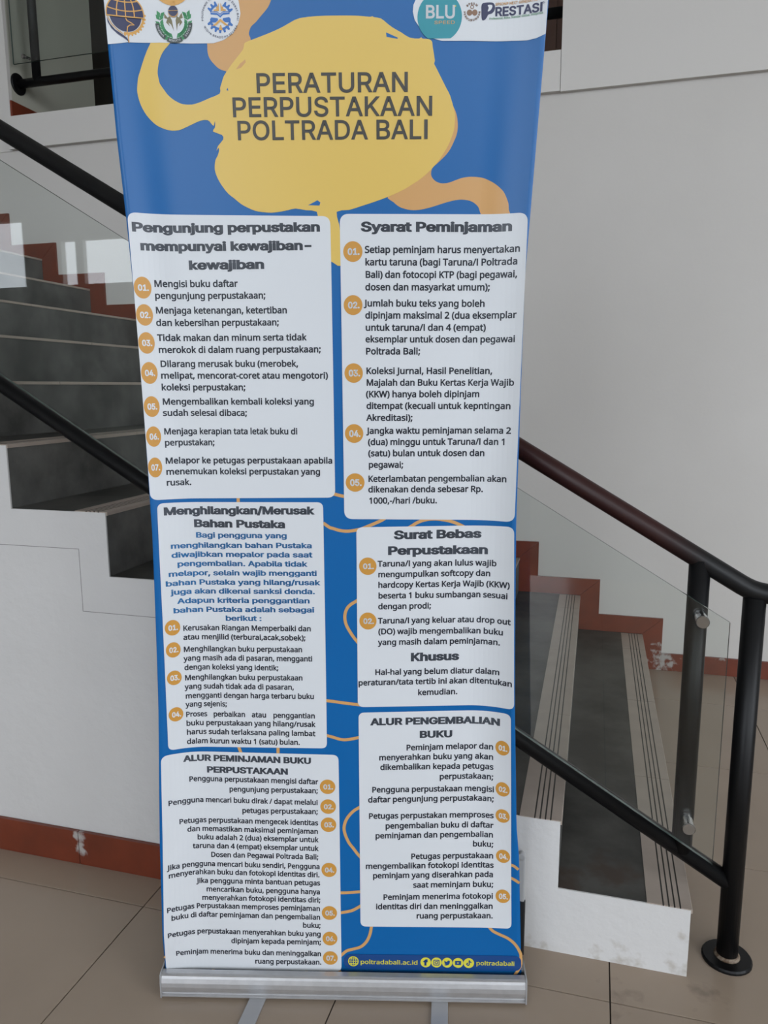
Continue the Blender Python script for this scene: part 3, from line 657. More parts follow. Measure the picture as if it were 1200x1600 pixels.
    "M": [628,[[60,0,60,509,152,509,277,187,287,159,299,123,311,84,322,49,307,49,318,83,330,121,342,158,352,187,476,509,568,509,568,0,504,0,504,291,504,327,505,369,506,413,507,457,513,457,498,409,482,363,467,322,456,291,342,0,286,0,170,291,159,321,145,361,129,408,112,457,119,457,120,416,121,372,122,328,122,291,122,0]]],
    "N": [523,[[60,0,60,509,136,509,343,183,363,151,388,107,414,55,405,54,401,108,399,157,399,195,399,509,463,509,463,0,387,0,202,290,177,331,148,381,108,452,119,454,122,384,124,328,125,291,125,0]]],
    "O": [533,[[267,-7,205,1,150,25,105,63,70,115,48,179,40,254,48,329,70,393,105,445,150,484,205,508,267,516,329,508,384,484,429,445,464,393,486,329,493,254,486,179,464,115,429,63,384,25,329,1],[267,53,310,59,349,76,383,105,408,144,425,194,430,254,425,314,408,365,383,404,349,433,310,450,267,456,223,450,184,433,151,404,125,364,109,314,103,254,109,194,125,144,151,105,184,76,223,59]]],
    "P": [445,[[60,0,60,509,235,509,289,503,332,487,366,462,390,430,404,391,409,348,404,304,390,265,366,233,332,207,289,191,235,186,125,186,125,0],[125,242,233,242,269,246,297,256,318,272,333,294,342,319,344,348,342,376,333,402,318,423,297,439,268,449,232,452,125,452]]],
    "Q": [533,[[245,159,313,159,369,85,384,65,468,-48,401,-48,346,27,331,46],[267,-7,205,1,150,25,105,63,70,115,48,179,40,254,48,329,70,393,105,445,150,484,205,508,267,516,329,508,384,484,429,445,464,393,486,329,493,254,486,179,464,115,429,63,384,25,329,1],[267,53,310,59,349,76,383,105,408,144,425,194,430,254,425,314,408,365,383,404,349,433,310,450,267,456,223,450,184,433,151,404,125,364,109,314,103,254,109,194,125,144,151,105,184,76,223,59]]],
    "R": [449,[[60,0,60,509,236,509,290,504,333,489,367,465,390,433,405,395,409,352,405,309,390,271,367,240,333,217,289,203,236,198,125,198,125,0],[125,255,234,255,269,258,298,267,319,281,334,300,342,324,345,352,342,380,334,405,319,425,298,440,269,449,233,452,125,452],[353,0,230,229,303,229,428,0]]],
    "S": [447,[[224,-9,172,-4,128,9,91,31,64,60,46,96,38,137,104,137,110,110,123,88,142,71,166,59,194,52,224,49,257,52,286,60,311,74,329,92,341,114,346,139,342,161,332,179,316,193,296,205,245,222,184,239,128,260,86,289,60,326,52,372,58,413,75,448,102,476,138,498,180,511,227,516,275,511,316,498,351,476,377,449,394,415,401,378,337,378,326,412,302,437,267,453,225,459,194,456,167,448,145,435,129,418,118,398,115,376,119,352,131,334,148,319,169,308,212,293,264,279,312,264,336,252,359,238,379,220,395,198,405,171,408,139,403,99,386,64,360,34,323,11,278,-4]]],
    "T": [449,[[32,452,32,509,417,509,417,452,257,452,257,0,193,0,193,452]]],
    "U": [517,[[259,-8,203,-2,154,15,114,43,85,80,66,124,60,173,60,509,124,509,124,178,128,144,141,113,160,87,187,68,220,56,259,52,298,56,331,68,357,87,377,113,389,144,393,178,393,509,457,509,457,173,451,124,433,80,403,43,363,15,315,-2]]],
    "V": [480,[[204,0,16,509,84,509,192,206,215,137,248,31,235,31,267,138,290,206,395,509,463,509,278,0]]],
    "W": [686,[[155,0,16,509,82,509,163,196,175,145,187,94,197,40,189,40,200,94,211,145,224,196,306,509,380,509,462,196,474,145,486,94,497,40,488,40,499,94,510,145,523,196,603,509,670,509,530,0,455,0,368,323,351,391,336,475,350,475,335,395,318,323,230,0]]],
    "X": [474,[[18,0,217,284,217,236,29,509,104,509,178,400,204,361,223,329,243,292,232,292,252,329,272,361,298,400,374,509,446,509,259,239,259,287,456,0,382,0,292,129,268,165,250,195,230,231,244,231,225,196,206,166,182,129,91,0]]],
    "Y": [472,[[203,0,203,208,16,509,91,509,192,344,222,292,250,230,224,230,251,293,280,344,381,509,455,509,268,208,268,0]]],
    "Z": [438,[[42,0,42,46,273,385,306,431,341,476,348,454,285,452,223,452,40,452,40,509,397,509,397,462,169,129,134,81,97,33,90,54,152,57,214,57,399,57,399,0]]],
    "a": [389,[[160,-9,126,-5,94,5,68,22,48,45,35,73,30,108,34,138,43,161,58,179,78,193,100,203,125,211,178,220,234,227,252,230,265,235,273,243,276,255,276,257,273,279,267,297,256,311,240,322,220,329,196,331,171,329,149,322,132,313,118,301,107,288,100,274,41,291,57,322,79,346,104,364,133,375,163,382,194,384,239,379,263,372,286,360,306,343,322,320,333,290,337,251,337,0,277,0,277,52,272,52,252,25,236,12,215,1,190,-6],[170,45,202,49,228,59,248,74,263,93,272,115,276,138,276,190,259,182,231,176,200,171,175,168,134,159,117,150,103,139,95,124,92,105,94,87,102,72,114,61,130,52,149,47]]],
    "b": [424,[[229,-8,198,-5,172,4,153,17,138,31,118,59,112,59,112,0,53,0,53,509,114,509,114,319,118,319,137,346,152,360,171,373,197,381,229,384,274,378,313,361,345,332,370,293,385,245,390,189,385,133,370,84,346,45,313,16,274,-2],[220,47,253,51,279,66,301,88,316,117,325,151,328,189,325,227,316,261,301,290,280,311,253,325,220,330,188,325,161,312,140,291,125,263,116,229,113,189,116,150,125,115,140,86,162,65,188,51]]],
    "c": [396,[[207,-8,159,-2,117,16,82,46,56,85,40,133,34,187,40,243,56,291,82,330,117,360,159,378,207,384,234,383,260,377,284,368,305,356,324,341,340,322,353,301,362,277,303,262,290,289,270,311,242,325,207,330,173,325,145,310,124,287,108,258,99,224,96,187,99,151,108,117,124,89,145,66,173,51,207,46,243,52,271,66,292,89,304,117,363,102,354,78,341,56,325,37,306,21,285,9,261,-1,235,-6]]],
    "d": [424,[[195,-8,151,-2,111,16,79,45,55,84,39,133,34,189,39,245,55,293,79,332,112,361,151,378,196,384,228,381,253,373,272,360,287,346,306,319,311,319,311,509,372,509,372,0,313,0,313,59,307,59,287,31,272,17,252,4,227,-5],[205,47,236,51,263,65,284,86,299,115,309,150,312,189,309,229,300,263,284,291,263,312,237,325,205,330,172,325,145,311,124,290,108,261,99,227,96,189,99,151,109,117,124,88,145,66,172,51]]],
    "e": [404,[[212,-8,161,-2,117,16,82,46,56,85,40,132,34,187,39,242,55,290,81,329,115,359,157,378,205,384,236,382,266,374,294,361,319,341,341,315,357,282,368,242,371,194,371,169,75,169,75,221,338,221,310,202,307,237,298,269,283,294,263,314,237,326,205,330,173,326,146,313,125,294,109,270,99,241,96,211,96,178,100,139,110,106,128,80,151,61,179,50,212,46,234,48,254,53,271,61,285,73,297,88,306,105,365,91,353,63,335,39,311,19,283,4,249,-5]]],
    "f": [254,[[228,379,228,327,6,327,6,379],[81,0,81,432,84,461,96,486,113,505,135,519,161,527,187,530,222,527,243,521,227,468,215,472,195,474,171,470,154,460,145,443,142,419,142,0]]],
    "g": [425,[[207,-151,168,-148,134,-140,105,-127,82,-110,64,-91,51,-69,101,-41,122,-66,136,-78,154,-88,178,-95,207,-97,249,-92,282,-75,304,-47,311,-6,311,68,306,68,287,41,272,28,252,16,227,8,195,5,152,10,113,27,80,53,55,90,39,136,34,191,39,246,55,293,80,332,112,361,152,378,196,384,228,382,253,373,273,360,288,346,308,319,313,319,313,379,372,379,372,-9,367,-54,350,-90,324,-117,291,-136,251,-147],[205,59,237,63,264,75,285,95,300,121,309,154,312,193,309,231,300,264,285,291,264,312,237,325,205,330,172,325,145,312,124,290,109,262,99,229,96,193,99,155,109,123,124,96,145,76,172,63]]],
    "h": [410,[[114,227,114,0,53,0,53,509,114,509,114,287,102,287,124,332,152,362,187,379,227,384,264,380,295,369,321,349,341,321,353,285,357,240,357,0,296,0,296,235,290,275,273,304,246,323,210,329,184,326,161,317,141,303,126,283,117,257]]],
    "i": [167,[[53,0,53,379,114,379,114,0],[84,443,67,446,54,455,44,468,41,483,44,499,54,512,67,521,84,524,100,521,114,512,123,499,126,483,123,468,114,455,100,446]]],
    "j": [167,[[53,379,114,379,114,-30,111,-63,102,-90,86,-113,65,-129,37,-139,4,-143,-10,-143,-10,-87,2,-87,25,-83,40,-72,50,-54,53,-29],[83,443,67,446,53,455,44,468,41,483,44,499,53,512,67,521,83,524,100,521,114,512,123,499,126,483,123,468,114,455,100,446]]],
    "k": [381,[[110,137,110,212,121,212,284,379,360,379,184,199,177,199],[53,0,53,509,114,509,114,0],[294,0,148,186,191,229,372,0]]],
    "l": [189,[[139,-2,101,3,74,20,58,47,53,84,53,509,114,509,114,99,115,77,120,62,130,54,146,52,160,53,170,54,181,3,162,-1]]],
    "m": [610,[[53,0,53,379,112,379,112,295,108,295,118,323,132,346,151,363,172,376,195,384,219,386,257,380,287,361,309,331,321,295,312,295,322,321,337,343,357,361,381,375,407,383,437,386,468,383,497,372,522,354,541,328,553,296,557,255,557,0,496,0,496,254,490,289,473,313,447,326,419,330,395,328,374,320,358,307,345,290,338,270,335,247,335,0,274,0,274,260,269,288,253,311,229,326,199,330,178,328,158,320,140,307,126,289,117,266,114,238,114,0]]],
    "n": [410,[[114,227,114,0,53,0,53,379,112,379,112,287,102,287,124,332,152,362,187,379,227,384,264,380,295,369,321,349,341,321,353,285,357,240,357,0,296,0,296,235,290,275,273,304,246,323,210,329,184,326,161,317,141,303,126,283,117,257]]],
    "o": [415,[[207,-8,159,-2,117,16,82,46,56,85,40,133,34,187,40,243,56,291,82,330,117,360,159,378,207,384,256,378,299,360,333,330,359,291,376,243,381,187,376,133,359,85,333,46,299,16,256,-2],[207,46,242,51,270,66,292,89,307,117,316,151,319,187,316,224,307,258,292,287,270,310,242,325,207,330,173,325,145,310,124,287,108,258,99,224,96,187,99,151,108,117,124,89,145,66,173,51]]],
    "p": [424,[[53,-143,53,379,112,379,112,319,118,319,137,346,152,360,171,373,197,381,229,384,274,378,313,361,345,332,370,293,385,245,390,189,385,133,370,84,346,45,313,16,274,-2,229,-8,198,-5,173,4,153,17,138,31,118,59,114,59,114,-143],[220,47,253,51,279,66,301,88,316,117,325,151,328,189,325,227,316,261,301,290,280,311,253,325,220,330,188,325,161,312,140,291,125,263,116,229,113,189,116,150,125,115,140,86,162,65,188,51]]],
    "q": [424,[[372,-143,311,-143,311,59,306,59,287,31,272,17,252,4,227,-5,195,-8,151,-2,111,16,79,45,55,84,39,133,34,189,39,245,55,293,79,332,112,361,151,378,196,384,228,381,253,373,272,360,287,346,307,319,313,319,313,379,372,379],[205,47,236,51,263,65,284,86,299,115,309,150,312,189,309,229,300,263,284,291,263,312,237,325,205,330,172,325,145,311,124,290,108,261,99,227,96,189,99,151,109,117,124,88,145,66,172,51]]],
    "r": [259,[[53,0,53,379,112,379,112,321,115,321,130,347,152,367,181,380,213,385,229,384,243,384,243,322,230,324,207,326,182,323,159,315,140,301,126,284,117,262,114,237,114,0]]],
    "s": [365,[[182,-8,145,-5,112,3,84,18,62,38,45,63,36,94,94,107,105,79,124,60,150,49,181,45,217,50,244,62,262,81,268,103,265,121,254,136,237,147,212,155,149,170,104,186,72,208,53,237,47,274,51,305,65,332,87,354,115,370,149,381,187,384,223,381,254,372,279,358,299,339,314,316,324,290,268,277,258,298,243,316,219,328,187,333,156,329,131,317,114,299,109,277,112,258,124,243,144,232,172,223,229,209,275,194,306,171,325,142,331,107,326,75,312,47,290,24,260,6,223,-5]]],
    "t": [227,[[204,379,204,327,6,327,6,379],[65,471,126,471,126,98,128,76,136,61,150,53,170,50,185,51,202,54,213,2,192,-3,168,-4,125,2,92,21,72,52,65,93]]],
    "u": [410,[[182,-5,146,-1,115,11,89,31,69,59,57,95,53,139,53,379,114,379,114,144,119,105,137,75,164,56,200,50,226,53,249,62,268,77,283,97,293,122,296,153,296,379,357,379,357,0,298,0,298,92,307,92,286,47,257,17,222,0]]],
    "v": [389,[[163,0,17,379,84,379,165,155,187,87,206,21,184,21,203,87,224,155,305,379,371,379,226,0]]],
    "w": [567,[[138,0,23,379,87,379,133,214,154,137,175,41,165,41,186,135,206,214,252,379,316,379,362,214,382,136,402,41,391,41,413,135,434,214,480,379,545,379,429,0,368,0,319,172,305,225,291,280,277,338,291,338,277,280,263,225,248,172,199,0]]],
    "x": [379,[[21,0,171,218,171,171,29,379,100,379,147,306,179,253,207,206,175,206,202,253,233,306,282,379,352,379,209,169,209,214,358,0,287,0,231,85,200,136,173,182,205,182,178,136,148,85,91,0]]],
    "y": [389,[[47,-139,61,-86,71,-87,88,-90,104,-89,118,-84,130,-74,141,-58,151,-36,163,-1,17,379,84,379,165,155,187,87,206,21,184,21,202,87,224,155,305,379,371,379,204,-58,191,-85,177,-107,159,-124,139,-136,117,-143,91,-145,65,-143]]],
    "z": [380,[[42,0,42,46,254,320,254,323,48,323,48,379,333,379,333,331,126,60,126,56,339,56,339,0]]],
    "0": [453,[[227,-7,174,1,130,24,95,62,69,113,53,178,48,254,53,330,69,395,95,447,130,484,174,508,227,516,279,508,323,484,358,447,384,395,400,330,405,254,400,178,384,113,359,62,323,24,279,1],[227,50,261,56,290,74,313,103,330,144,340,194,344,254,340,314,330,365,313,405,290,435,261,453,227,460,192,453,163,435,140,405,123,365,113,314,109,254,113,194,123,144,140,103,163,74,192,56]]],
    "1": [453,[[76,0,76,55,391,55,391,0],[276,509,276,0,212,0,212,448,209,448,86,358,86,427,198,509]]],
    "2": [453,[[64,0,64,47,234,229,282,282,299,305,311,327,318,348,320,371,317,397,308,419,293,436,273,449,250,457,224,460,196,457,172,447,153,433,139,413,130,390,127,362,66,362,71,405,86,442,111,473,143,496,182,511,225,516,268,511,306,497,337,474,361,445,376,411,381,372,378,345,371,318,357,290,336,259,267,180,153,60,153,57,389,57,389,0]]],
    "3": [453,[[218,-7,173,-3,133,10,98,30,70,57,52,91,44,132,109,132,115,107,126,87,144,71,165,59,191,52,219,50,248,53,275,61,297,74,315,93,325,116,329,145,326,172,316,196,299,217,275,234,242,244,201,248,157,248,157,299,288,448,288,452,70,452,70,509,372,509,372,461,211,278,211,289,264,288,308,276,344,253,371,222,387,186,393,145,387,103,370,66,344,36,309,12,266,-2]]],
    "4": [453,[[40,105,40,158,247,509,311,509,109,166,109,163,413,163,413,105],[282,0,282,121,282,146,282,318,343,318,343,0]]],
    "5": [453,[[221,-7,178,-2,140,11,108,32,83,60,66,93,60,130,122,130,127,108,138,89,154,73,173,60,196,52,221,50,250,53,276,64,298,82,314,104,324,131,328,162,324,193,314,221,297,244,275,262,248,273,218,277,192,275,167,268,145,258,128,246,67,253,96,509,366,509,366,452,151,452,134,301,136,301,155,315,178,325,203,331,229,334,263,330,294,321,321,306,345,285,364,260,379,231,388,199,391,163,385,117,369,76,343,41,309,15,268,-1]]],
    "6": [453,[[226,-7,182,-1,142,15,109,40,84,74,69,115,64,162,68,199,80,239,102,285,137,340,252,509,322,509,151,261,145,261,154,275,165,288,179,299,196,307,214,312,235,314,278,309,316,295,346,271,370,240,384,201,389,157,384,112,368,73,343,39,310,14,271,-2],[226,48,254,52,279,63,299,79,314,101,324,128,327,157,324,187,314,213,299,235,279,251,254,262,226,265,198,262,174,252,153,235,138,214,128,188,125,158,128,128,138,102,153,79,174,63,198,52]]],
    "7": [453,[[97,0,323,448,323,452,62,452,62,509,391,509,391,449,165,0]]],
    "8": [453,[[226,-7,178,-2,136,11,101,33,74,62,57,96,52,135,55,166,65,195,81,220,101,241,125,256,153,265,153,267,119,282,93,308,76,342,70,380,75,417,90,450,114,477,146,498,184,511,226,516,269,511,306,498,337,477,361,450,377,417,382,380,376,342,359,308,333,282,300,267,300,265,327,256,351,241,372,220,387,195,397,166,401,135,395,96,378,62,352,33,317,11,275,-2],[226,49,258,52,285,60,307,74,323,91,333,113,337,139,333,165,322,189,305,208,283,223,256,232,226,235,196,232,169,223,147,208,130,189,119,165,115,139,119,113,129,91,145,74,167,60,195,52],[226,290,252,292,274,300,293,313,307,330,316,351,319,376,316,399,308,420,294,437,275,449,252,457,226,460,200,457,177,449,159,437,145,420,136,399,133,376,136,351,145,330,159,313,178,300,201,292]]],
    "9": [453,[[226,516,271,510,310,494,343,468,368,434,384,393,389,347,385,309,373,270,350,224,315,168,200,0,130,0,301,248,307,248,299,234,287,221,273,210,257,202,238,196,218,195,175,199,137,214,106,237,83,269,68,307,64,352,69,397,85,436,110,469,143,494,182,510],[226,460,199,457,174,446,154,429,138,407,129,381,125,352,129,322,138,295,154,274,174,257,199,247,226,243,254,247,279,257,299,273,314,295,324,321,327,350,324,381,314,407,299,429,279,446,254,457]]],
    ".": [188,[[95,-4,78,-1,63,9,53,24,50,41,53,59,63,73,78,83,95,87,113,83,128,73,138,59,141,41,138,24,128,9,113,-1]]],
    ",": [188,[[38,-119,68,71,137,71,84,-119]]],
    ";": [188,[[38,-119,68,71,137,71,84,-119],[103,271,86,274,71,284,61,299,58,316,61,334,71,349,86,359,103,362,121,359,136,349,146,334,149,316,146,299,136,284,121,274]]],
    ":": [188,[[95,-4,78,-1,63,9,53,24,50,41,53,59,63,73,78,83,95,87,113,83,128,73,138,59,141,41,138,24,128,9,113,-1],[95,271,78,274,63,284,53,299,50,316,53,334,63,349,78,359,95,362,113,359,128,349,138,334,141,316,138,299,128,284,113,274]]],
    "(": [273,[[89,207,92,264,101,324,114,384,132,441,153,494,177,539,236,539,212,485,191,428,174,370,161,313,154,258,151,207,154,161,160,115,172,67,188,16,209,-38,236,-96,177,-96,150,-46,128,4,111,55,99,106,92,156]]],
    ")": [273,[[37,-96,64,-37,86,18,102,69,113,116,120,162,122,207,119,258,112,313,99,370,82,428,62,485,37,539,97,539,121,494,142,441,159,384,173,323,181,264,184,207,182,156,174,104,161,53,144,3,123,-47,97,-96]]],
    "/": [249,[[235,533,71,-76,14,-76,178,533]]],
    "-": [453,[[337,244,337,188,114,188,114,244]]],
    " ": [188,[]],
  },
}

for f_, w_, h_ in (('N', .074, .573), ('I', .072, .0)):
    h_ = h_ or max(FONTS['I']['H'][1][0][1::2]) / 1000
    FONTS[f_]['I'] = [round((w_ + .14) * 1000), [[70, 0, 70, round(h_ * 1000), round(70 + w_ * 1000), round(h_ * 1000), round(70 + w_ * 1000), 0]]]
CAP = {'N': .573, 'I': None}
_tri = {}
def glyph(font, ch):
    k = (font, ch)
    if k not in _tri:
        loops = [[Vector((c[i] / 1000, c[i + 1] / 1000, 0)) for i in range(0, len(c), 2)] for c in FONTS[font][ch][1]]
        area = lambda L: sum(L[i - 1].x * L[i].y - L[i].x * L[i - 1].y for i in range(len(L))) / 2
        def inside(p, L):
            c = False
            for i in range(len(L)):
                a, b = L[i - 1], L[i]
                if (a.y > p.y) != (b.y > p.y) and p.x < (b.x - a.x) * (p.y - a.y) / (b.y - a.y) + a.x: c = not c
            return c
        tris, base, starts = [], 0, []
        for L in loops: starts.append(base); base += len(L)
        if loops:
            sgn = area(max(loops, key=lambda L: abs(area(L)))) > 0
            for i, L in enumerate(loops):          # every outer contour with the holes that lie in it
                if (area(L) > 0) != sgn: continue
                grp = [i] + [j for j, H in enumerate(loops) if (area(H) > 0) != sgn and inside(H[0], L)]
                idx = [starts[g] + q for g in grp for q in range(len(loops[g]))]
                tris += [tuple(idx[q] for q in t_) for t_ in tessellate_polygon([loops[g] for g in grp])]
        _tri[k] = (loops, tris)
    return _tri[k]
CAP['I'] = max(v.y for L in glyph('I', 'H')[0] for v in L)
CAP['N'] = max(v.y for L in glyph('N', 'H')[0] for v in L)
def nat_width(font, s): return sum(FONTS[font].get(c, [300])[0] for c in s) / 1000
def put_glyph(bm, font, ch, fn, stroke, sy=1):
    loops, tris = glyph(font, ch)
    vs_ = []
    for L in loops: vs_ += [bm.verts.new((*fn(v.x, v.y), 0)) for v in L]
    for t in tris:
        try: bm.faces.new([vs_[i] for i in t])
        except ValueError: pass
    if stroke:
        for L in loops:
            n = len(L)
            if n < 3: continue
            A_, B_ = [], []
            for i in range(n):
                da = (L[i] - L[i - 1]); db = (L[(i + 1) % n] - L[i])
                da = da.normalized() if da.length > 1e-7 else db.normalized(); db = db.normalized() if db.length > 1e-7 else da
                t = da + db; t = t.normalized() if t.length > 1e-5 else da
                nx, ny = -t.y, t.x
                k = min(1.5, 1 / max(.4, nx * -da.y + ny * da.x))
                A_.append(bm.verts.new((*fn(L[i].x + nx * stroke * k, L[i].y + ny * stroke * k * sy), 0)))
                B_.append(bm.verts.new((*fn(L[i].x - nx * stroke * k, L[i].y - ny * stroke * k * sy), 0)))
            for i in range(n):
                j = (i + 1) % n; bm.faces.new((A_[i], A_[j], B_[j], B_[i]))
def put_text(bm, s, x0, z0, x1, z1, cap, font='N', stroke=.02):
    w = nat_width(font, s); sz = cap / CAP[font]
    for _ in (0,):
        sx = (x1 - x0) / w
    pen = 0
    for ch in s:
        if ch in FONTS[font]:
            def fn(gx, gy, pen=pen):
                X = (pen + gx) * sx; return x0 + X, z0 + gy * sz + (z1 - z0) * X / (x1 - x0)
            if ch != ' ': put_glyph(bm, font, ch, fn, stroke, .72 if font == 'I' and stroke > .028 else 1)
            pen += FONTS[font][ch][0] / 1000
        else: pen += .3
def ring_text(bm, s, cx, cz, r, a0, a1, cap, font='N', stroke=.02, inward=False):
    """text along an arc from angle a0 to a1 (degrees); inward = letters stand towards the centre"""
    w = nat_width(font, s); sz = cap / CAP[font]; pen = 0
    for ch in s:
        adv = FONTS[font][ch][0] / 1000
        a = math.radians(a0 + (a1 - a0) * (pen + adv / 2) / w)
        if inward: ex = Vector((-math.sin(a), math.cos(a))); ey = Vector((-math.cos(a), -math.sin(a)))
        else: ex = Vector((math.sin(a), -math.cos(a))); ey = Vector((math.cos(a), math.sin(a)))
        c = Vector((cx + r * math.cos(a), cz + r * math.sin(a)))
        def fn(gx, gy):
            p = c + ex * (gx - adv / 2) * sz + ey * gy * sz; return p.x, p.y
        if ch != ' ': put_glyph(bm, font, ch, fn, stroke)
        pen += adv

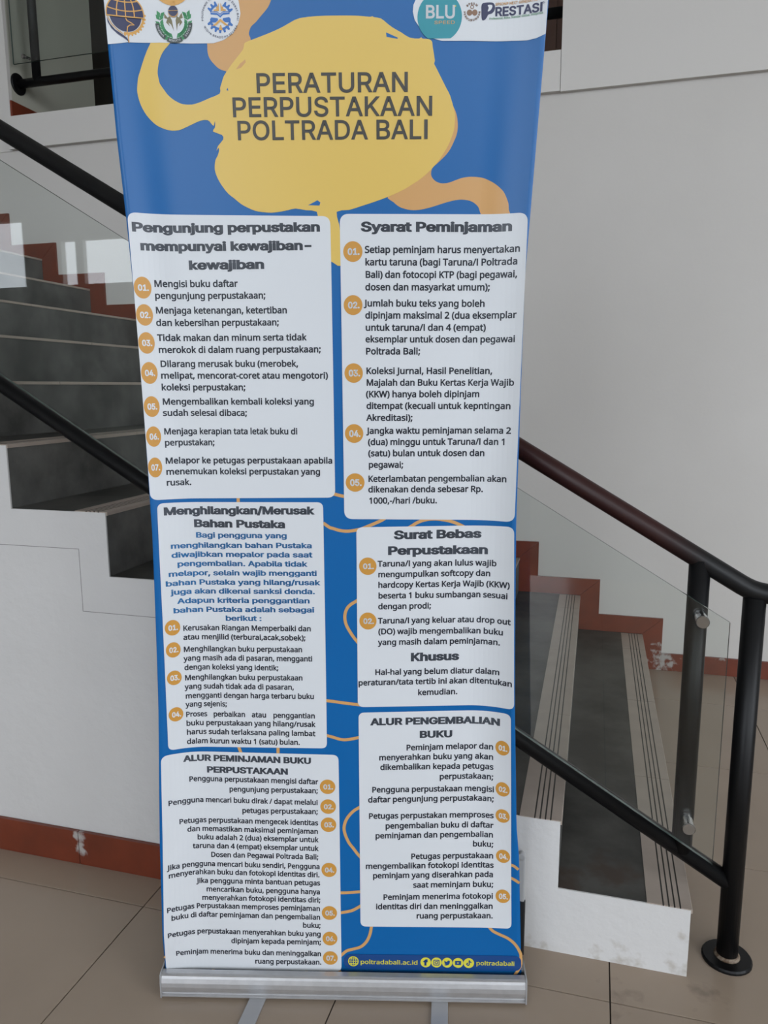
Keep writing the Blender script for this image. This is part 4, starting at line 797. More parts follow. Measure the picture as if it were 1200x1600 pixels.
# print layout of the banner, in tenths of a millimetre on the sheet: x from its middle, z above the floor
TX = [
    [1, "H", -3954, 16759, -263, 16754, 158, "Pengunjung perpustakan"],
    [1, "H", -3823, 16412, -413, 16409, 160, "mempunyai kewajiban-"],
    [1, "H", -2919, 16055, -1397, 16060, 162, "kewajiban"],
    [1, "B", -3621, 15717, -1950, 15715, 115, "Mengisi buku daftar"],
    [1, "B", -3620, 15486, -1392, 15483, 116, "pengunjung perpustakaan;"],
    [1, "B", -3623, 15200, -966, 15192, 117, "Menjaga ketenangan, ketertiban"],
    [1, "B", -3626, 14957, -1138, 14956, 118, "dan kebersihan perpustakaan;"],
    [1, "B", -3617, 14660, -590, 14656, 118, "Tidak makan dan minum serta tidak"],
    [1, "B", -3613, 14421, -298, 14417, 119, "merokok di dalam ruang perpustakaan;"],
    [1, "B", -3596, 14139, -770, 14132, 120, "Dilarang merusak buku (merobek,"],
    [1, "B", -3597, 13905, -167, 13889, 121, "melipat, mencorat-coret atau mengotori)"],
    [1, "B", -3599, 13666, -1874, 13659, 122, "koleksi perpustakan;"],
    [1, "B", -3596, 13374, -460, 13362, 122, "Mengembalikan kembali koleksi yang"],
    [1, "B", -3597, 13144, -1862, 13134, 123, "sudah selesai dibaca;"],
    [1, "B", -3598, 12761, -823, 12749, 124, "Menjaga kerapian tata letak buku di"],
    [1, "B", -3594, 12528, -2570, 12525, 125, "perpustakan;"],
    [1, "B", -3601, 12151, -103, 12137, 126, "Melapor ke petugas perpustakaan apabila"],
    [1, "B", -3597, 11919, -362, 11902, 126, "menemukan koleksi perpustakan yang"],
    [1, "B", -3600, 11689, -3100, 11689, 127, "rusak."],
    [2, "H", 544, 16745, 3498, 16707, 167, "Syarat Peminjaman"],
    [2, "B", 612, 16338, 3659, 16306, 115, "Setiap peminjam harus menyertakan"],
    [2, "B", 614, 16103, 3617, 16072, 116, "kartu taruna (bagi Taruna/I Poltrada"],
    [2, "B", 615, 15865, 3619, 15832, 117, "Bali) dan fotocopi KTP (bagi pegawai,"],
    [2, "B", 613, 15626, 3104, 15602, 118, "dosen dan masyarkat umum);"],
    [2, "B", 601, 15314, 3011, 15288, 119, "Jumlah buku teks yang boleh"],
    [2, "B", 607, 15079, 3621, 15054, 119, "dipinjam maksimal 2 (dua eksemplar"],
    [2, "B", 608, 14839, 3037, 14823, 120, "untuk taruna/I dan 4 (empat)"],
    [2, "B", 606, 14609, 3610, 14587, 121, "eksemplar untuk dosen dan pegawai"],
    [2, "B", 607, 14370, 1725, 14364, 122, "Poltrada Bali;"],
    [2, "B", 612, 13977, 3188, 13965, 123, "Koleksi Jurnal, Hasil Penelitian,"],
    [2, "B", 614, 13742, 3611, 13729, 124, "Majalah dan Buku Kertas Kerja Wajib"],
    [2, "B", 607, 13506, 2940, 13501, 124, "(KKW) hanya boleh dipinjam"],
    [2, "B", 613, 13269, 3560, 13258, 125, "ditempat (kecuali untuk kepntingan"],
    [2, "B", 615, 13025, 1574, 13022, 126, "Akreditasi);"],
    [2, "B", 626, 12755, 3575, 12760, 127, "Jangka waktu peminjaman selama 2"],
    [2, "B", 640, 12522, 3482, 12528, 127, "(dua) minggu untuk Taruna/I dan 1"],
    [2, "B", 643, 12288, 3065, 12291, 128, "(satu) bulan untuk dosen dan"],
    [2, "B", 645, 12048, 1380, 12046, 129, "pegawai;"],
    [2, "B", 634, 11750, 3513, 11761, 129, "Keterlambatan pengembalian akan"],
    [2, "B", 636, 11525, 3045, 11537, 130, "dikenakan denda sebesar Rp."],
    [2, "B", 647, 11285, 2089, 11294, 131, "1000,-/hari /buku."],
    [3, "H", -3677, 11066, -520, 11059, 153, "Menghilangkan/Merusak"],
    [3, "H", -3093, 10787, -1138, 10761, 153, "Bahan Pustaka"],
    [3, "U", -3065, 10554, -1105, 10537, 107, "Bagi pengguna yang"],
    [3, "U", -3577, 10335, -573, 10324, 107, "menghilangkan bahan Pustaka"],
    [3, "U", -3569, 10136, -573, 10122, 107, "diwajibkan mepalor pada saat"],
    [3, "U", -3466, 9936, -686, 9919, 108, "pengembalian. Apabila tidak"],
    [3, "U", -3644, 9727, -479, 9716, 108, "melapor, selain wajib mengganti"],
    [3, "U", -3707, 9522, -416, 9512, 109, "bahan Pustaka yang hilang/rusak"],
    [3, "U", -3610, 9324, -525, 9315, 109, "juga akan dikenai sanksi denda."],
    [3, "U", -3496, 9118, -642, 9109, 109, "Adapun kriteria penggantian"],
    [3, "U", -3585, 8915, -548, 8908, 110, "bahan Pustaka adalah sebagai"],
    [3, "U", -2492, 8716, -1698, 8712, 110, "berikut :"],
    [3, "B", -3413, 8504, -626, 8485, 110, "Kerusakan Riangan Memperbaiki dan"],
    [3, "B", -3413, 8299, -748, 8277, 110, "atau menjilid (terburai,acak,sobek);"],
    [3, "B", -3420, 8028, -825, 8014, 111, "Menghilangkan buku perpustakaan"],
    [3, "B", -3420, 7822, -609, 7807, 111, "yang masih ada di pasaran, mengganti"],
    [3, "B", -3417, 7615, -1355, 7596, 112, "dengan koleksi yang identik;"],
    [3, "B", -3418, 7383, -828, 7373, 112, "Menghilangkan buku perpustakaan"],
    [3, "B", -3421, 7179, -1024, 7160, 112, "yang sudah tidak ada di pasaran,"],
    [3, "B", -3418, 6967, -583, 6952, 112, "mengganti dengan harga terbaru buku"],
    [3, "B", -3417, 6775, -2517, 6766, 113, "yang sejenis;"],
    [3, "B", -3425, 6545, -2965, 6537, 113, "Proses"],
    [3, "B", -2831, 6534, -2116, 6527, 113, "perbaikan"],
    [3, "B", -1978, 6524, -1648, 6519, 113, "atau"],
    [3, "B", -1503, 6516, -569, 6507, 113, "penggantian"],
    [3, "B", -3425, 6340, -568, 6311, 113, "buku perpustakaan yang hilang/rusak"],
    [3, "B", -3424, 6134, -571, 6098, 113, "harus sudah terlaksana paling lambat"],
    [3, "B", -3424, 5919, -913, 5893, 114, "dalam kurun waktu 1 (satu) bulan."],
    [4, "H", 1179, 10525, 3021, 10566, 169, "Surat Bebas"],
    [4, "H", 1043, 10185, 3168, 10221, 170, "Perpustakaan"],
    [4, "H", 1533, 7829, 2581, 7868, 176, "Khusus"],
    [4, "B", 829, 9923, 3346, 9965, 119, "Taruna/I yang akan lulus wajib"],
    [4, "B", 831, 9689, 3228, 9739, 119, "mengumpulkan softcopy dan"],
    [4, "B", 830, 9457, 3615, 9518, 120, "hardcopy Kertas Kerja Wajib (KKW)"],
    [4, "B", 833, 9220, 3581, 9279, 120, "beserta 1 buku sumbangan sesuai"],
    [4, "B", 831, 8983, 1977, 9008, 121, "dengan prodi;"],
    [4, "B", 830, 8664, 3645, 8726, 121, "Taruna/I yang keluar atau drop out"],
    [4, "B", 833, 8424, 3507, 8475, 122, "(DO) wajib mengembalikan buku"],
    [4, "B", 828, 8184, 3449, 8244, 122, "yang masih dalam peminjaman."],
    [4, "B", 753, 7508, 3449, 7580, 123, "Hal-hal yang belum diatur dalam"],
    [4, "B", 386, 7266, 3705, 7369, 123, "peraturan/tata tertib ini akan ditentukan"],
    [4, "B", 1689, 7057, 2561, 7089, 124, "kemudian."],
    [5, "H", -3503, 5519, -672, 5457, 131, "ALUR PEMINJAMAN BUKU"],
    [5, "H", -3016, 5237, -1191, 5202, 131, "PERPUSTAKAAN"],
    [5, "B", -3410, 5041, -524, 4981, 110, "Pengguna perpustakaan mengisi daftar"],
    [5, "B", -2525, 4792, -527, 4773, 111, "pengunjung perpustakaan;"],
    [5, "B", -3846, 4553, -534, 4497, 111, "Pengguna mencari buku dirak / dapat melalui"],
    [5, "B", -2246, 4292, -533, 4284, 111, "petugas perpustakaan;"],
    [5, "B", -3646, 4072, -532, 4019, 111, "Petugas perpustakaan mengecek identitas"],
    [5, "B", -3482, 3864, -534, 3818, 112, "dan memastikan maksimal peminjaman"],
    [5, "B", -3274, 3661, -532, 3621, 112, "buku adalah 2 (dua) eksemplar untuk"],
    [5, "B", -3374, 3457, -535, 3415, 112, "taruna dan 4 (empat) eksemplar untuk"],
    [5, "B", -2980, 3242, -533, 3213, 112, "Dosen dan Pegawai Poltrada Bali;"],
    [5, "B", -3905, 3037, -507, 2985, 112, "Jika pengguna mencari buku sendiri, Pengguna"],
    [5, "B", -3897, 2842, -513, 2791, 113, "menyerahkan buku dan fotokopi identitas diri."],
    [5, "B", -3306, 2622, -503, 2597, 113, "Jika pengguna minta bantuan petugas"],
    [5, "B", -3105, 2417, -505, 2384, 113, "mencarikan buku, pengguna hanya"],
    [5, "B", -3208, 2215, -499, 2189, 113, "menyerahkan fotokopi identitas diri;"],
    [5, "B", -3958, 2031, -509, 1985, 113, "Petugas Perpustakaan memproses peminjaman"],
    [5, "B", -3875, 1818, -507, 1776, 114, "buku di daftar peminjaman dan pengembalian"],
    [5, "B", -916, 1581, -501, 1579, 114, "buku;"],
    [5, "B", -3963, 1417, -499, 1374, 114, "Petugas perpustakaan menyerahkan buku yang"],
    [5, "B", -2563, 1179, -497, 1177, 114, "dipinjam kepada peminjam;"],
    [5, "B", -3820, 917, -496, 896, 115, "Peminjam menerima buku dan meninggalkan"],
    [5, "B", -2025, 691, -494, 694, 115, "ruang perpustakaan."],
    [6, "H", 659, 6363, 3478, 6446, 145, "ALUR PENGEMBALIAN"],
    [6, "H", 1731, 6085, 2457, 6108, 146, "BUKU"],
    [6, "B", 1435, 5789, 3349, 5867, 121, "Peminjam melapor dan"],
    [6, "B", 832, 5552, 3353, 5633, 122, "menyerahkan buku yang akan"],
    [6, "B", 860, 5330, 3356, 5403, 122, "dikembalikan kepada petugas"],
    [6, "B", 2172, 5130, 3360, 5172, 122, "perpustakaan;"],
    [6, "B", 672, 4804, 3380, 4882, 122, "Pengguna perpustakaan mengisi"],
    [6, "B", 586, 4570, 3379, 4663, 123, "daftar pengunjung perpustakaan;"],
    [6, "B", 596, 4188, 3378, 4270, 123, "Petugas perpustakan memproses"],
    [6, "B", 969, 3962, 3374, 4037, 123, "pengembalian buku di daftar"],
    [6, "B", 744, 3729, 3377, 3812, 124, "peminjaman dan pengembalian"],
    [6, "B", 2921, 3571, 3385, 3586, 124, "buku;"],
    [6, "B", 1542, 3252, 3389, 3313, 124, "Petugas perpustakaan"],
    [6, "B", 521, 3005, 3396, 3091, 124, "mengembalikan fotokopi identitas"],
    [6, "B", 683, 2784, 3391, 2868, 125, "peminjam yang diserahkan pada"],
    [6, "B", 1592, 2578, 3398, 2632, 125, "saat meminjam buku;"],
    [6, "B", 915, 2277, 3394, 2352, 125, "Peminjam menerima fotokopi"],
    [6, "B", 750, 2049, 3393, 2111, 126, "identitas diri dan meninggalkan"],
    [6, "B", 1666, 1843, 3396, 1882, 126, "ruang perpustakaan."],
    [7, "Y", 391, 729, 1707, 732, 97, "poltradabali.ac.id"],
    [7, "Y", 3025, 748, 3899, 752, 96, "poltradabali"],
    [0, "T", -1442, 19252, 1498, 19232, 325, "PERATURAN"],
    [0, "T", -1919, 18841, 1962, 18815, 330, "PERPUSTAKAAN"],
    [0, "T", -1845, 18433, 1884, 18407, 334, "POLTRADA BALI"],
    [8, "W", 1782, 20461, 2351, 20451, 206, "BLU"],
    [8, "G", 1949, 20358, 2341, 20356, 53, "SPEED"],
    [8, "K", 3072, 20471, 3929, 20471, 142, "RESTASI"],
    [8, "O", 3079, 20643, 3868, 20655, 42, "BPSDMP NEXT GENERATION"],
    [8, "S", 2968, 20414, 3931, 20429, 34, "Profesional, Etika, Standar Global, Integritas"],
]
DS = [
    [1, -3825, 15691, 157, 211, 111, "01."],
    [1, -3821, 15162, 151, 210, 113, "02."],
    [1, -3817, 14612, 148, 213, 114, "03."],
    [1, -3797, 14015, 148, 220, 116, "04."],
    [1, -3790, 13336, 142, 211, 117, "05."],
    [1, -3785, 12721, 135, 210, 119, "06."],
    [1, -3787, 12080, 128, 208, 120, "07."],
    [2, 377, 16363, 191, 196, 116, "01."],
    [2, 367, 15339, 189, 194, 119, "02."],
    [2, 361, 13995, 188, 197, 123, "03."],
    [2, 354, 12760, 191, 195, 127, "04."],
    [2, 363, 11733, 198, 195, 130, "05."],
    [3, -3611, 8597, 149, 173, 109, "01."],
    [3, -3616, 8101, 143, 171, 110, "02."],
    [3, -3619, 7470, 144, 164, 111, "03."],
    [3, -3617, 6636, 145, 162, 112, "04."],
    [4, 615, 9930, 187, 191, 111, "01."],
    [4, 610, 8719, 185, 190, 113, "02."],
    [5, -314, 4924, 174, 169, 106, "01."],
    [5, -307, 4461, 175, 170, 106, "02."],
    [5, -303, 4035, 175, 171, 107, "03."],
    [5, -301, 2967, 172, 168, 108, "04."],
    [5, -303, 1940, 174, 165, 109, "05."],
    [5, -296, 1325, 170, 166, 109, "06."],
    [5, -292, 856, 170, 163, 110, "07."],
    [6, 3532, 5941, 145, 167, 113, "01."],
    [6, 3553, 4986, 147, 166, 115, "02."],
    [6, 3565, 4357, 149, 159, 116, "03."],
    [6, 3593, 3391, 152, 157, 118, "04."],
    [6, 3605, 2429, 159, 162, 118, "05."],
]
CD = [
    [164, -4015, 17108, -59, 17030, -62, 11413, -3905, 11393],
    [184, 127, 17071, 3781, 17021, 3678, 10933, 125, 10953],
    [131, -3789, 11320, -322, 11312, -317, 5815, -3796, 5830],
    [143, 378, 10775, 3673, 10832, 3750, 6860, 374, 6769],
    [139, -3939, 5734, -63, 5665, -37, 526, -4049, 537],
    [131, 389, 6643, 3688, 6746, 3811, 1651, 402, 1626],
    [171, 19, 950, 4046, 986, 4052, 624, 16, 599],
]
HL = [-4326, 20046, -3792, 20118, -3211, 20137, -2604, 20111, -2191, 20110, -1994, 20161, -1806, 20276, -1701, 20445, -1657, 20593, -1682, 20804, -1757, 20973, -1916, 21122, -2175, 21178, -4242, 21104]
HR = [4144, 20946, 2083, 21102, 1872, 21044, 1673, 20892, 1567, 20685, 1556, 20570, 1592, 20432, 1720, 20261, 1911, 20130, 2095, 20081, 2691, 20071, 3400, 20046, 3664, 20027, 3832, 20041, 3995, 20087, 4090, 20153]
YB_ = [67, 20535, -232, 20532, -544, 20505, -702, 20449, -849, 20377, -1020, 20306, -1198, 20244, -1387, 20183, -1547, 20132, -1609, 20101, -1625, 20036, -1652, 19983, -1742, 19887, -1871, 19748, -1962, 19640, -2035, 19542, -2073, 19446, -2113, 19345, -2125, 19250, -2326, 19176, -2499, 19111, -2673, 19068, -2845, 19078, -2942, 19113, -3039, 19170, -3130, 19249, -3197, 19341, -3263, 19438, -3281, 19526, -3292, 19614, -3280, 19704, -3246, 19833, -3189, 19944, -3122, 20028, -3047, 20097, -2987, 20209, -3301, 20212, -3405, 20097, -3517, 19882, -3615, 19636, -3657, 19524, -3681, 19390, -3691, 19301, -3681, 19204, -3655, 19092, -3616, 18994, -3554, 18885, -3469, 18787, -3377, 18710, -3283, 18666, -3187, 18632, -3079, 18615, -2989, 18619, -2906, 18634, -2695, 18719, -2520, 18785, -2383, 18791, -2321, 18734, -2274, 18688, -2248, 18767, -2241, 18733, -2254, 18654, -2293, 18589, -2124, 18528, -2101, 18448, -2207, 18335, -2244, 18244, -2203, 18301, -2194, 18243, -2230, 18152, -2272, 18084, -2292, 17991, -2295, 17899, -2269, 17800, -2218, 17689, -2142, 17573, -2053, 17465, -1944, 17381, -1810, 17273, -1674, 17201, -1537, 17146, -1398, 17121, -1221, 17107, -1050, 17123, -891, 17151, -738, 17179, -537, 17147, -323, 17116, -317, 16949, -360, 16651, -315, 16410, -241, 16301, -154, 16227, -27, 16165, 151, 16097, 146, 16526, 114, 16876, 68, 17111, 313, 17142, 560, 17212, 781, 17276, 1108, 17384, 1401, 17509, 1538, 17587, 1674, 17666, 1798, 17757, 1909, 17854, 2043, 17996, 2147, 18134, 2237, 18278, 2297, 18413, 2344, 18547, 2359, 18659, 2365, 18782, 2345, 18905, 2268, 19149, 2200, 19271, 2132, 19392, 1997, 19634, 1955, 19710, 1972, 19753, 1928, 19991, 1915, 20076, 1855, 20115, 1736, 20127, 1712, 20154, 1676, 20128, 1497, 20147, 1342, 20235, 1175, 20323, 1068, 20399, 961, 20474, 830, 20498, 806, 20514, 759, 20504, 544, 20524, 306, 20533]
OB = [-1075, 20898, -1078, 20815, -1123, 20721, -1180, 20650, -1287, 20544, -1379, 20452, -1462, 20388, -1502, 20319, -1517, 20250, -1486, 20142, -1524, 19862, -1877, 19628, -1999, 19640, -2110, 19678, -2188, 19742, -2257, 19819, -2296, 19885, -2314, 19961, -2315, 20069, -2280, 20251, -1974, 20513, -1825, 21037, -1723, 21160, -1200, 21151, -1110, 21024]
OC = [2105, 19151, 2264, 19061, 2338, 18949, 2388, 18837, 2415, 18703, 2417, 18569, 2394, 18457, 2347, 18350, 2287, 18232, 2214, 18133, 2117, 18040, 2013, 17950, 1946, 17894, 1919, 17825, 1922, 17744, 1985, 17663, 2084, 17615, 2184, 17608, 2289, 17627, 2492, 17695, 2628, 17717, 2764, 17717, 2913, 17698, 3037, 17649, 3148, 17587, 3241, 17513, 3322, 17427, 3379, 17313, 3415, 17211, 3426, 17094, 3444, 16893, 2918, 16915, 2897, 17022, 2877, 17075, 2850, 17152, 2809, 17205, 2736, 17259, 2636, 17295, 2511, 17308, 2397, 17300, 2275, 17275, 2157, 17244, 1976, 17191, 1814, 17151, 1676, 17129, 1539, 17127, 1413, 17150, 1298, 17192, 1188, 17276, 1076, 17417, 1500, 17807, 1868, 18373]
OL = [-1792, 19659, -1712, 19756, -1604, 19830, -1601, 19776, -1691, 19690]
BM = [[-490, 17238, -394, 17281, -305, 17327, -246, 17286, -265, 17229, -383, 17234], [1055, 20240, 1114, 20217, 1282, 20145, 1270, 20129, 1066, 20165], [-1993, 19305, -1966, 19349, -1956, 19299]]
CV = [
    [-2125, 11487, -2126, 11281],
    [-220, 11541, -99, 11493, 117, 11439, 225, 11432],
    [-327, 10868, -192, 10772, -124, 10751, 39, 10703, 216, 10692, 455, 10731, 598, 10786, 762, 10855, 919, 10927, 1021, 10993],
    [1482, 10759, 1572, 10815, 1671, 10877, 1802, 10928, 1941, 10952, 2070, 10955, 2198, 10942, 2333, 10917, 2482, 10870, 2659, 10788],
    [434, 9217, 362, 9160, 239, 9081, 165, 9003, 119, 8889, 111, 8760, 144, 8617, 219, 8474, 302, 8345, 426, 8188],
    [-388, 6919, -177, 6896, 105, 6857, 472, 6816],
    [-398, 6132, -186, 6075, -2, 6022, 168, 6024, 467, 6088],
    [-2314, 5928, -2281, 5810, -2207, 5602],
    [-1406, 5937, -1412, 5611],
    [485, 4512, 399, 4451, 270, 4367, 161, 4253, 81, 4117, 45, 3950, 78, 3785, 156, 3609, 249, 3485, 335, 3365, 449, 3231],
    [-135, 2423, 68, 2424, 445, 2458],
    [-140, 1925, -23, 1948, 181, 1991, 312, 2055, 458, 2149],
    [660, 1708, 645, 1585, 622, 1461, 571, 1322, 497, 1212, 387, 1124, 233, 1076, 97, 1035, 13, 971, -105, 861],
    [3280, 1741, 3324, 1650, 3411, 1562, 3551, 1494, 3714, 1422, 3838, 1334, 3933, 1228, 4007, 1092, 4048, 962, 4041, 806, 4000, 681, 3930, 559, 3817, 380],
    [3751, 3206, 3834, 3190, 3931, 3123],
    [3758, 2895, 3855, 2857, 3960, 2797],
    [-3637, 653, -3594, 543, -3525, 421, -3490, 339],
    [-3012, 619, -2984, 513, -2922, 339],
    [-871, 629, -843, 511, -793, 350],
    [-548, 573, -504, 503, -447, 388],
    [-151, 642, -78, 526, 9, 428, 67, 335],
    [-4101, 952, -3999, 889],
]
LG = [[-3790, 20573, 323], [-2919, 20471, 350], [-2040, 20546, 270], [2054, 20477, 412], [2651, 20551, 142]]
IC = [[234, 788, 124], [1884, 792, 120], [2128, 793, 120], [2371, 793, 119], [2618, 793, 119], [2861, 793, 119]]
PP = [2826, 20663, 2878, 20694, 3007, 20697, 3055, 20670, 3074, 20617, 3058, 20555, 3012, 20514, 2954, 20499, 2925, 20452, 2885, 20411, 2837, 20417, 2823, 20538]
PI_ = [2938, 20651, 3009, 20655, 3021, 20618, 2987, 20566, 2940, 20551, 2957, 20609]
WF = [[3894, 20612, 3932, 20622, 3971, 20603], [3912, 20586, 3933, 20591, 3956, 20581]]


def ink(name, c, rough=.30):
    return mat(name, c, rough, spec=.32)
I_blue = ink('blue_print', (.001, .105, .33, 1))
I_white = ink('white_print', (.62, .64, .665, 1))
I_yellow = ink('yellow_print', (.66, .455, .105, 1))
I_orange = ink('orange_print', (.56, .31, .115, 1))
I_disc = ink('ochre_disc_print', (.54, .265, .05, 1))
I_dark = ink('dark_lettering', (.020, .024, .036, 1))
I_head = ink('slate_lettering', (.052, .060, .075, 1))
I_title = ink('title_lettering', (.055, .052, .046, 1))
I_blueT = ink('blue_lettering', (.022, .13, .31, 1))
I_bar = ink('navy_footer_print', (.010, .055, .20, 1))
I_lime = ink('lime_lettering', (.66, .60, .06, 1))
I_navy = ink('navy_logo_print', (.018, .022, .075, 1))
I_gold = ink('gold_logo_print', (.62, .33, .075, 1))
I_green = ink('green_logo_print', (.02, .22, .07, 1))
I_olive = ink('olive_logo_print', (.16, .14, .06, 1))
I_ribbon = ink('ribbon_logo_print', (.03, .045, .04, 1))
I_teal = ink('teal_logo_print', (.018, .25, .31, 1))
I_lblue = ink('blue_logo_print', (.02, .13, .42, 1))
I_brown = ink('brown_logo_print', (.22, .12, .07, 1))

bn = thing('roll_up_banner', BO, 'tall blue roll-up banner with library rules, yellow title blob and white text cards', 'banner')
# the sheet
bm = bmesh.new()
zs = [.046] + [.08 + .03 * i for i in range(70)]
rows = []
for z in zs:
    l, r = interp(XL, z), interp(XR, z)
    us = [0, .012, .024, .036, .048, .06, .075, .09, .11, .13, .2, .3, .4, .5, .6, .7, .8, .87, .89, .91, .925, .94, .952, .964, .976, .988, 1]
    rows.append([bm.verts.new(onsheet(l + (r - l) * u, z)) for u in us])
for a, b in zip(rows, rows[1:]):
    for i in range(len(a) - 1): bm.faces.new((a[i], a[i + 1], b[i + 1], b[i]))
sheet = obj('fabric', bm, I_blue, bn, label='blue printed vinyl sheet with curling edges', smooth=True)
sol = sheet.modifiers.new('thickness', 'SOLIDIFY'); sol.thickness = .0003; sol.offset = -1

def printed(name, m, layer, build, label=None):
    bm = bmesh.new(); build(bm)
    return obj(name, lay(bm, layer), m, sheet, label=label)

def clipX(pts):
    """keep a print inside the sheet's edges"""
    return [(min(max(x, interp(XL, z) + .0005), interp(XR, z) - .0005), z) for x, z in pts]
printed('orange_swirl', I_orange, 1, lambda b: flat_poly(b, smooth_loop(pairs(OB))))
printed('orange_swirl', I_orange, 1, lambda b: flat_poly(b, smooth_loop(pairs(OC))))
printed('title_blob', I_yellow, 2, lambda b: flat_poly(b, smooth_loop(pairs(YB_), 2)), 'yellow paint-like blob behind the title')
printed('blob_mark', I_orange, 3, lambda b: flat_poly(b, pairs(OL)))
for p in BM: printed('blob_mark', I_blue, 3, lambda b, p=p: flat_poly(b, pairs(p)))
for c in CV: printed('curl_line', I_orange, 2, lambda b, c=c: ribbon(b, [clipX([tuple(q)])[0] for q in smooth_line(pairs(c))], .0034))
def card_pts(c, n=6):
    r = c[0] / 10000; P_ = [Vector(p) for p in pairs(c[1:])]; out = []
    for i in range(4):
        q, p, s = P_[i], P_[i - 1], P_[(i + 1) % 4]
        a = q + (p - q).normalized() * r; b = q + (s - q).normalized() * r
        for k in range(n + 1):
            t = k / n; w = (1 - t) ** 2 * a + 2 * (1 - t) * t * q + t * t * b; out.append((w.x, w.y))
    return clipX(out)
for i, c in enumerate(CD[:6]): printed('text_card', I_white, 3, lambda b, c=c: flat_poly(b, card_pts(c, 8)))
printed('footer_bar', I_bar, 3, lambda b: flat_poly(b, card_pts(CD[6], 10)))
printed('logo_card', I_white, 3, lambda b: flat_poly(b, clipX(pairs(HL))))
printed('logo_card', I_white, 3, lambda b: flat_poly(b, clipX(pairs(HR))))
STY = {'H': ('heading_lettering', I_head, 'I', .046), 'B': ('body_lettering', I_dark, 'N', .028), 'U': ('paragraph_lettering', I_blueT, 'I', .032),
       'Y': ('web_address_lettering', I_lime, 'N', .018), 'T': ('title_lettering', I_title, 'I', .012), 'W': ('logo_lettering', I_white, 'I', .02),
       'G': ('logo_lettering', I_gold, 'I', .0), 'K': ('logo_lettering', I_navy, 'I', .03), 'O': ('logo_lettering', I_orange, 'I', .02),
       'S': ('logo_lettering', I_green, 'N', .01)}
seen = []
for t in TX:
    if (t[0], t[1]) not in seen: seen.append((t[0], t[1]))
for pn, sty in seen:
    rows_ = [t for t in TX if t[0] == pn and t[1] == sty]
    nm, m, fo, sk = STY[sty]
    cap = sorted(t[6] for t in rows_)[len(rows_) // 2] / 10000
    for _, _, x0, z0, x1, z1, c, s in rows_:
        printed(nm, m, 5 if pn == 8 else 4, lambda bm: put_text(bm, s, x0 / 10000, z0 / 10000, x1 / 10000, z1 / 10000, cap if sty in 'HBUT' else c / 10000, fo, sk))
for p, cx, cz, rx_, rz_, cap, s in DS:
    cx, cz, rx_, rz_, cap = (v / 10000 for v in (cx, cz, rx_, rz_, cap))
    printed('number_disc', I_disc, 4, lambda b: flat_poly(b, clipX(circle(cx, cz, rx_, rz_, 36))))
    w = rx_ * 1.26
    printed('disc_numeral', I_white, 5, lambda b: put_text(b, s, cx - w * .44, cz - cap / 2, cx + w * .56, cz - cap / 2, cap, 'I', .038))

# --- emblems in the header
def em(k):
    cx, cz, r = (v / 10000 for v in LG[k]); return cx, cz, r
cx, cz, r = em(0)
T_ = lambda pts: clipX([(cx + x * r, cz + y * r) for x, y in pts])
TL_ = lambda pts: [Vector((cx + x * r, cz + y * r)) for x, y in pts]
def gear(x0, y0, r0, r1, n, a0=0, a1=360):
    out = []
    for i in range(n):
        for f, rr in ((.0, r0), (.18, r1), (.5, r1), (.68, r0)):
            a = math.radians(a0 + (a1 - a0) * (i + f) / n); out.append((x0 + rr * math.cos(a), y0 + rr * math.sin(a)))
    return out
printed('emblem_gear', I_gold, 4, lambda b: flat_poly(b, T_([(0, -.1)] + gear(0, 0, 1.02, 1.10, 10, -100, 8))))
printed('emblem_disc', I_white, 5, lambda b: flat_poly(b, T_(circle(0, 0, .90, n=40))))
printed('emblem_globe', I_navy, 6, lambda b: (flat_poly(b, T_(circle(0, 0, 1.0, n=30, a0=-7, a1=187))), flat_poly(b, T_(circle(0, -.02, .86, n=24, a0=188, a1=352)))))
def grid_(b):
    for P_ in ([(0, .99), (0, -.12)], [(-1.02, -.13), (1.02, -.13)],
               [(-.47 * math.cos(t * PI / 2 * .9), math.sin(t * PI / 2)) for t in [i / 8 - .08 for i in range(9)]],
               [(.47 * math.cos(t * PI / 2 * .9), math.sin(t * PI / 2)) for t in [i / 8 - .08 for i in range(9)]],
               [(x, .30 - .12 * (1 - (x / .93) ** 2)) for x in [-.93 + .1163 * i for i in range(17)]],
               [(x, .72 - .08 * (1 - (x / .66) ** 2)) for x in [-.66 + .11 * i for i in range(13)]]):
        ribbon(b, TL_(P_), .028 * r)
    ribbon(b, TL_([(1.0 * math.cos(math.radians(a)), 1.0 * math.sin(math.radians(a))) for a in range(-10, 195, 8)]), .03 * r)
    ribbon(b, TL_([(-.02, -.14), (.05, -.3), (.3, -.42), (.42, -.5), (.2, -.52), (.06, -.62), (.02, -.85), (.06, -1.1), (.08, -1.45)]), .026 * r)
    ribbon(b, TL_([(-.95, -.2), (-.78, -.55), (-.5, -.82), (-.2, -1.0)]), .02 * r)
printed('emblem_lines', I_gold, 7, grid_)
printed('emblem_wing', I_navy, 5, lambda b: flat_poly(b, T_([(-1.0, -.22), (-.86, -.55), (-.62, -.82), (-.3, -1.0), (-.05, -1.16), (.06, -1.32), (.09, -1.5), (-.02, -1.32), (-.2, -1.2), (-.5, -1.04), (-.8, -.78), (-.97, -.48)])))

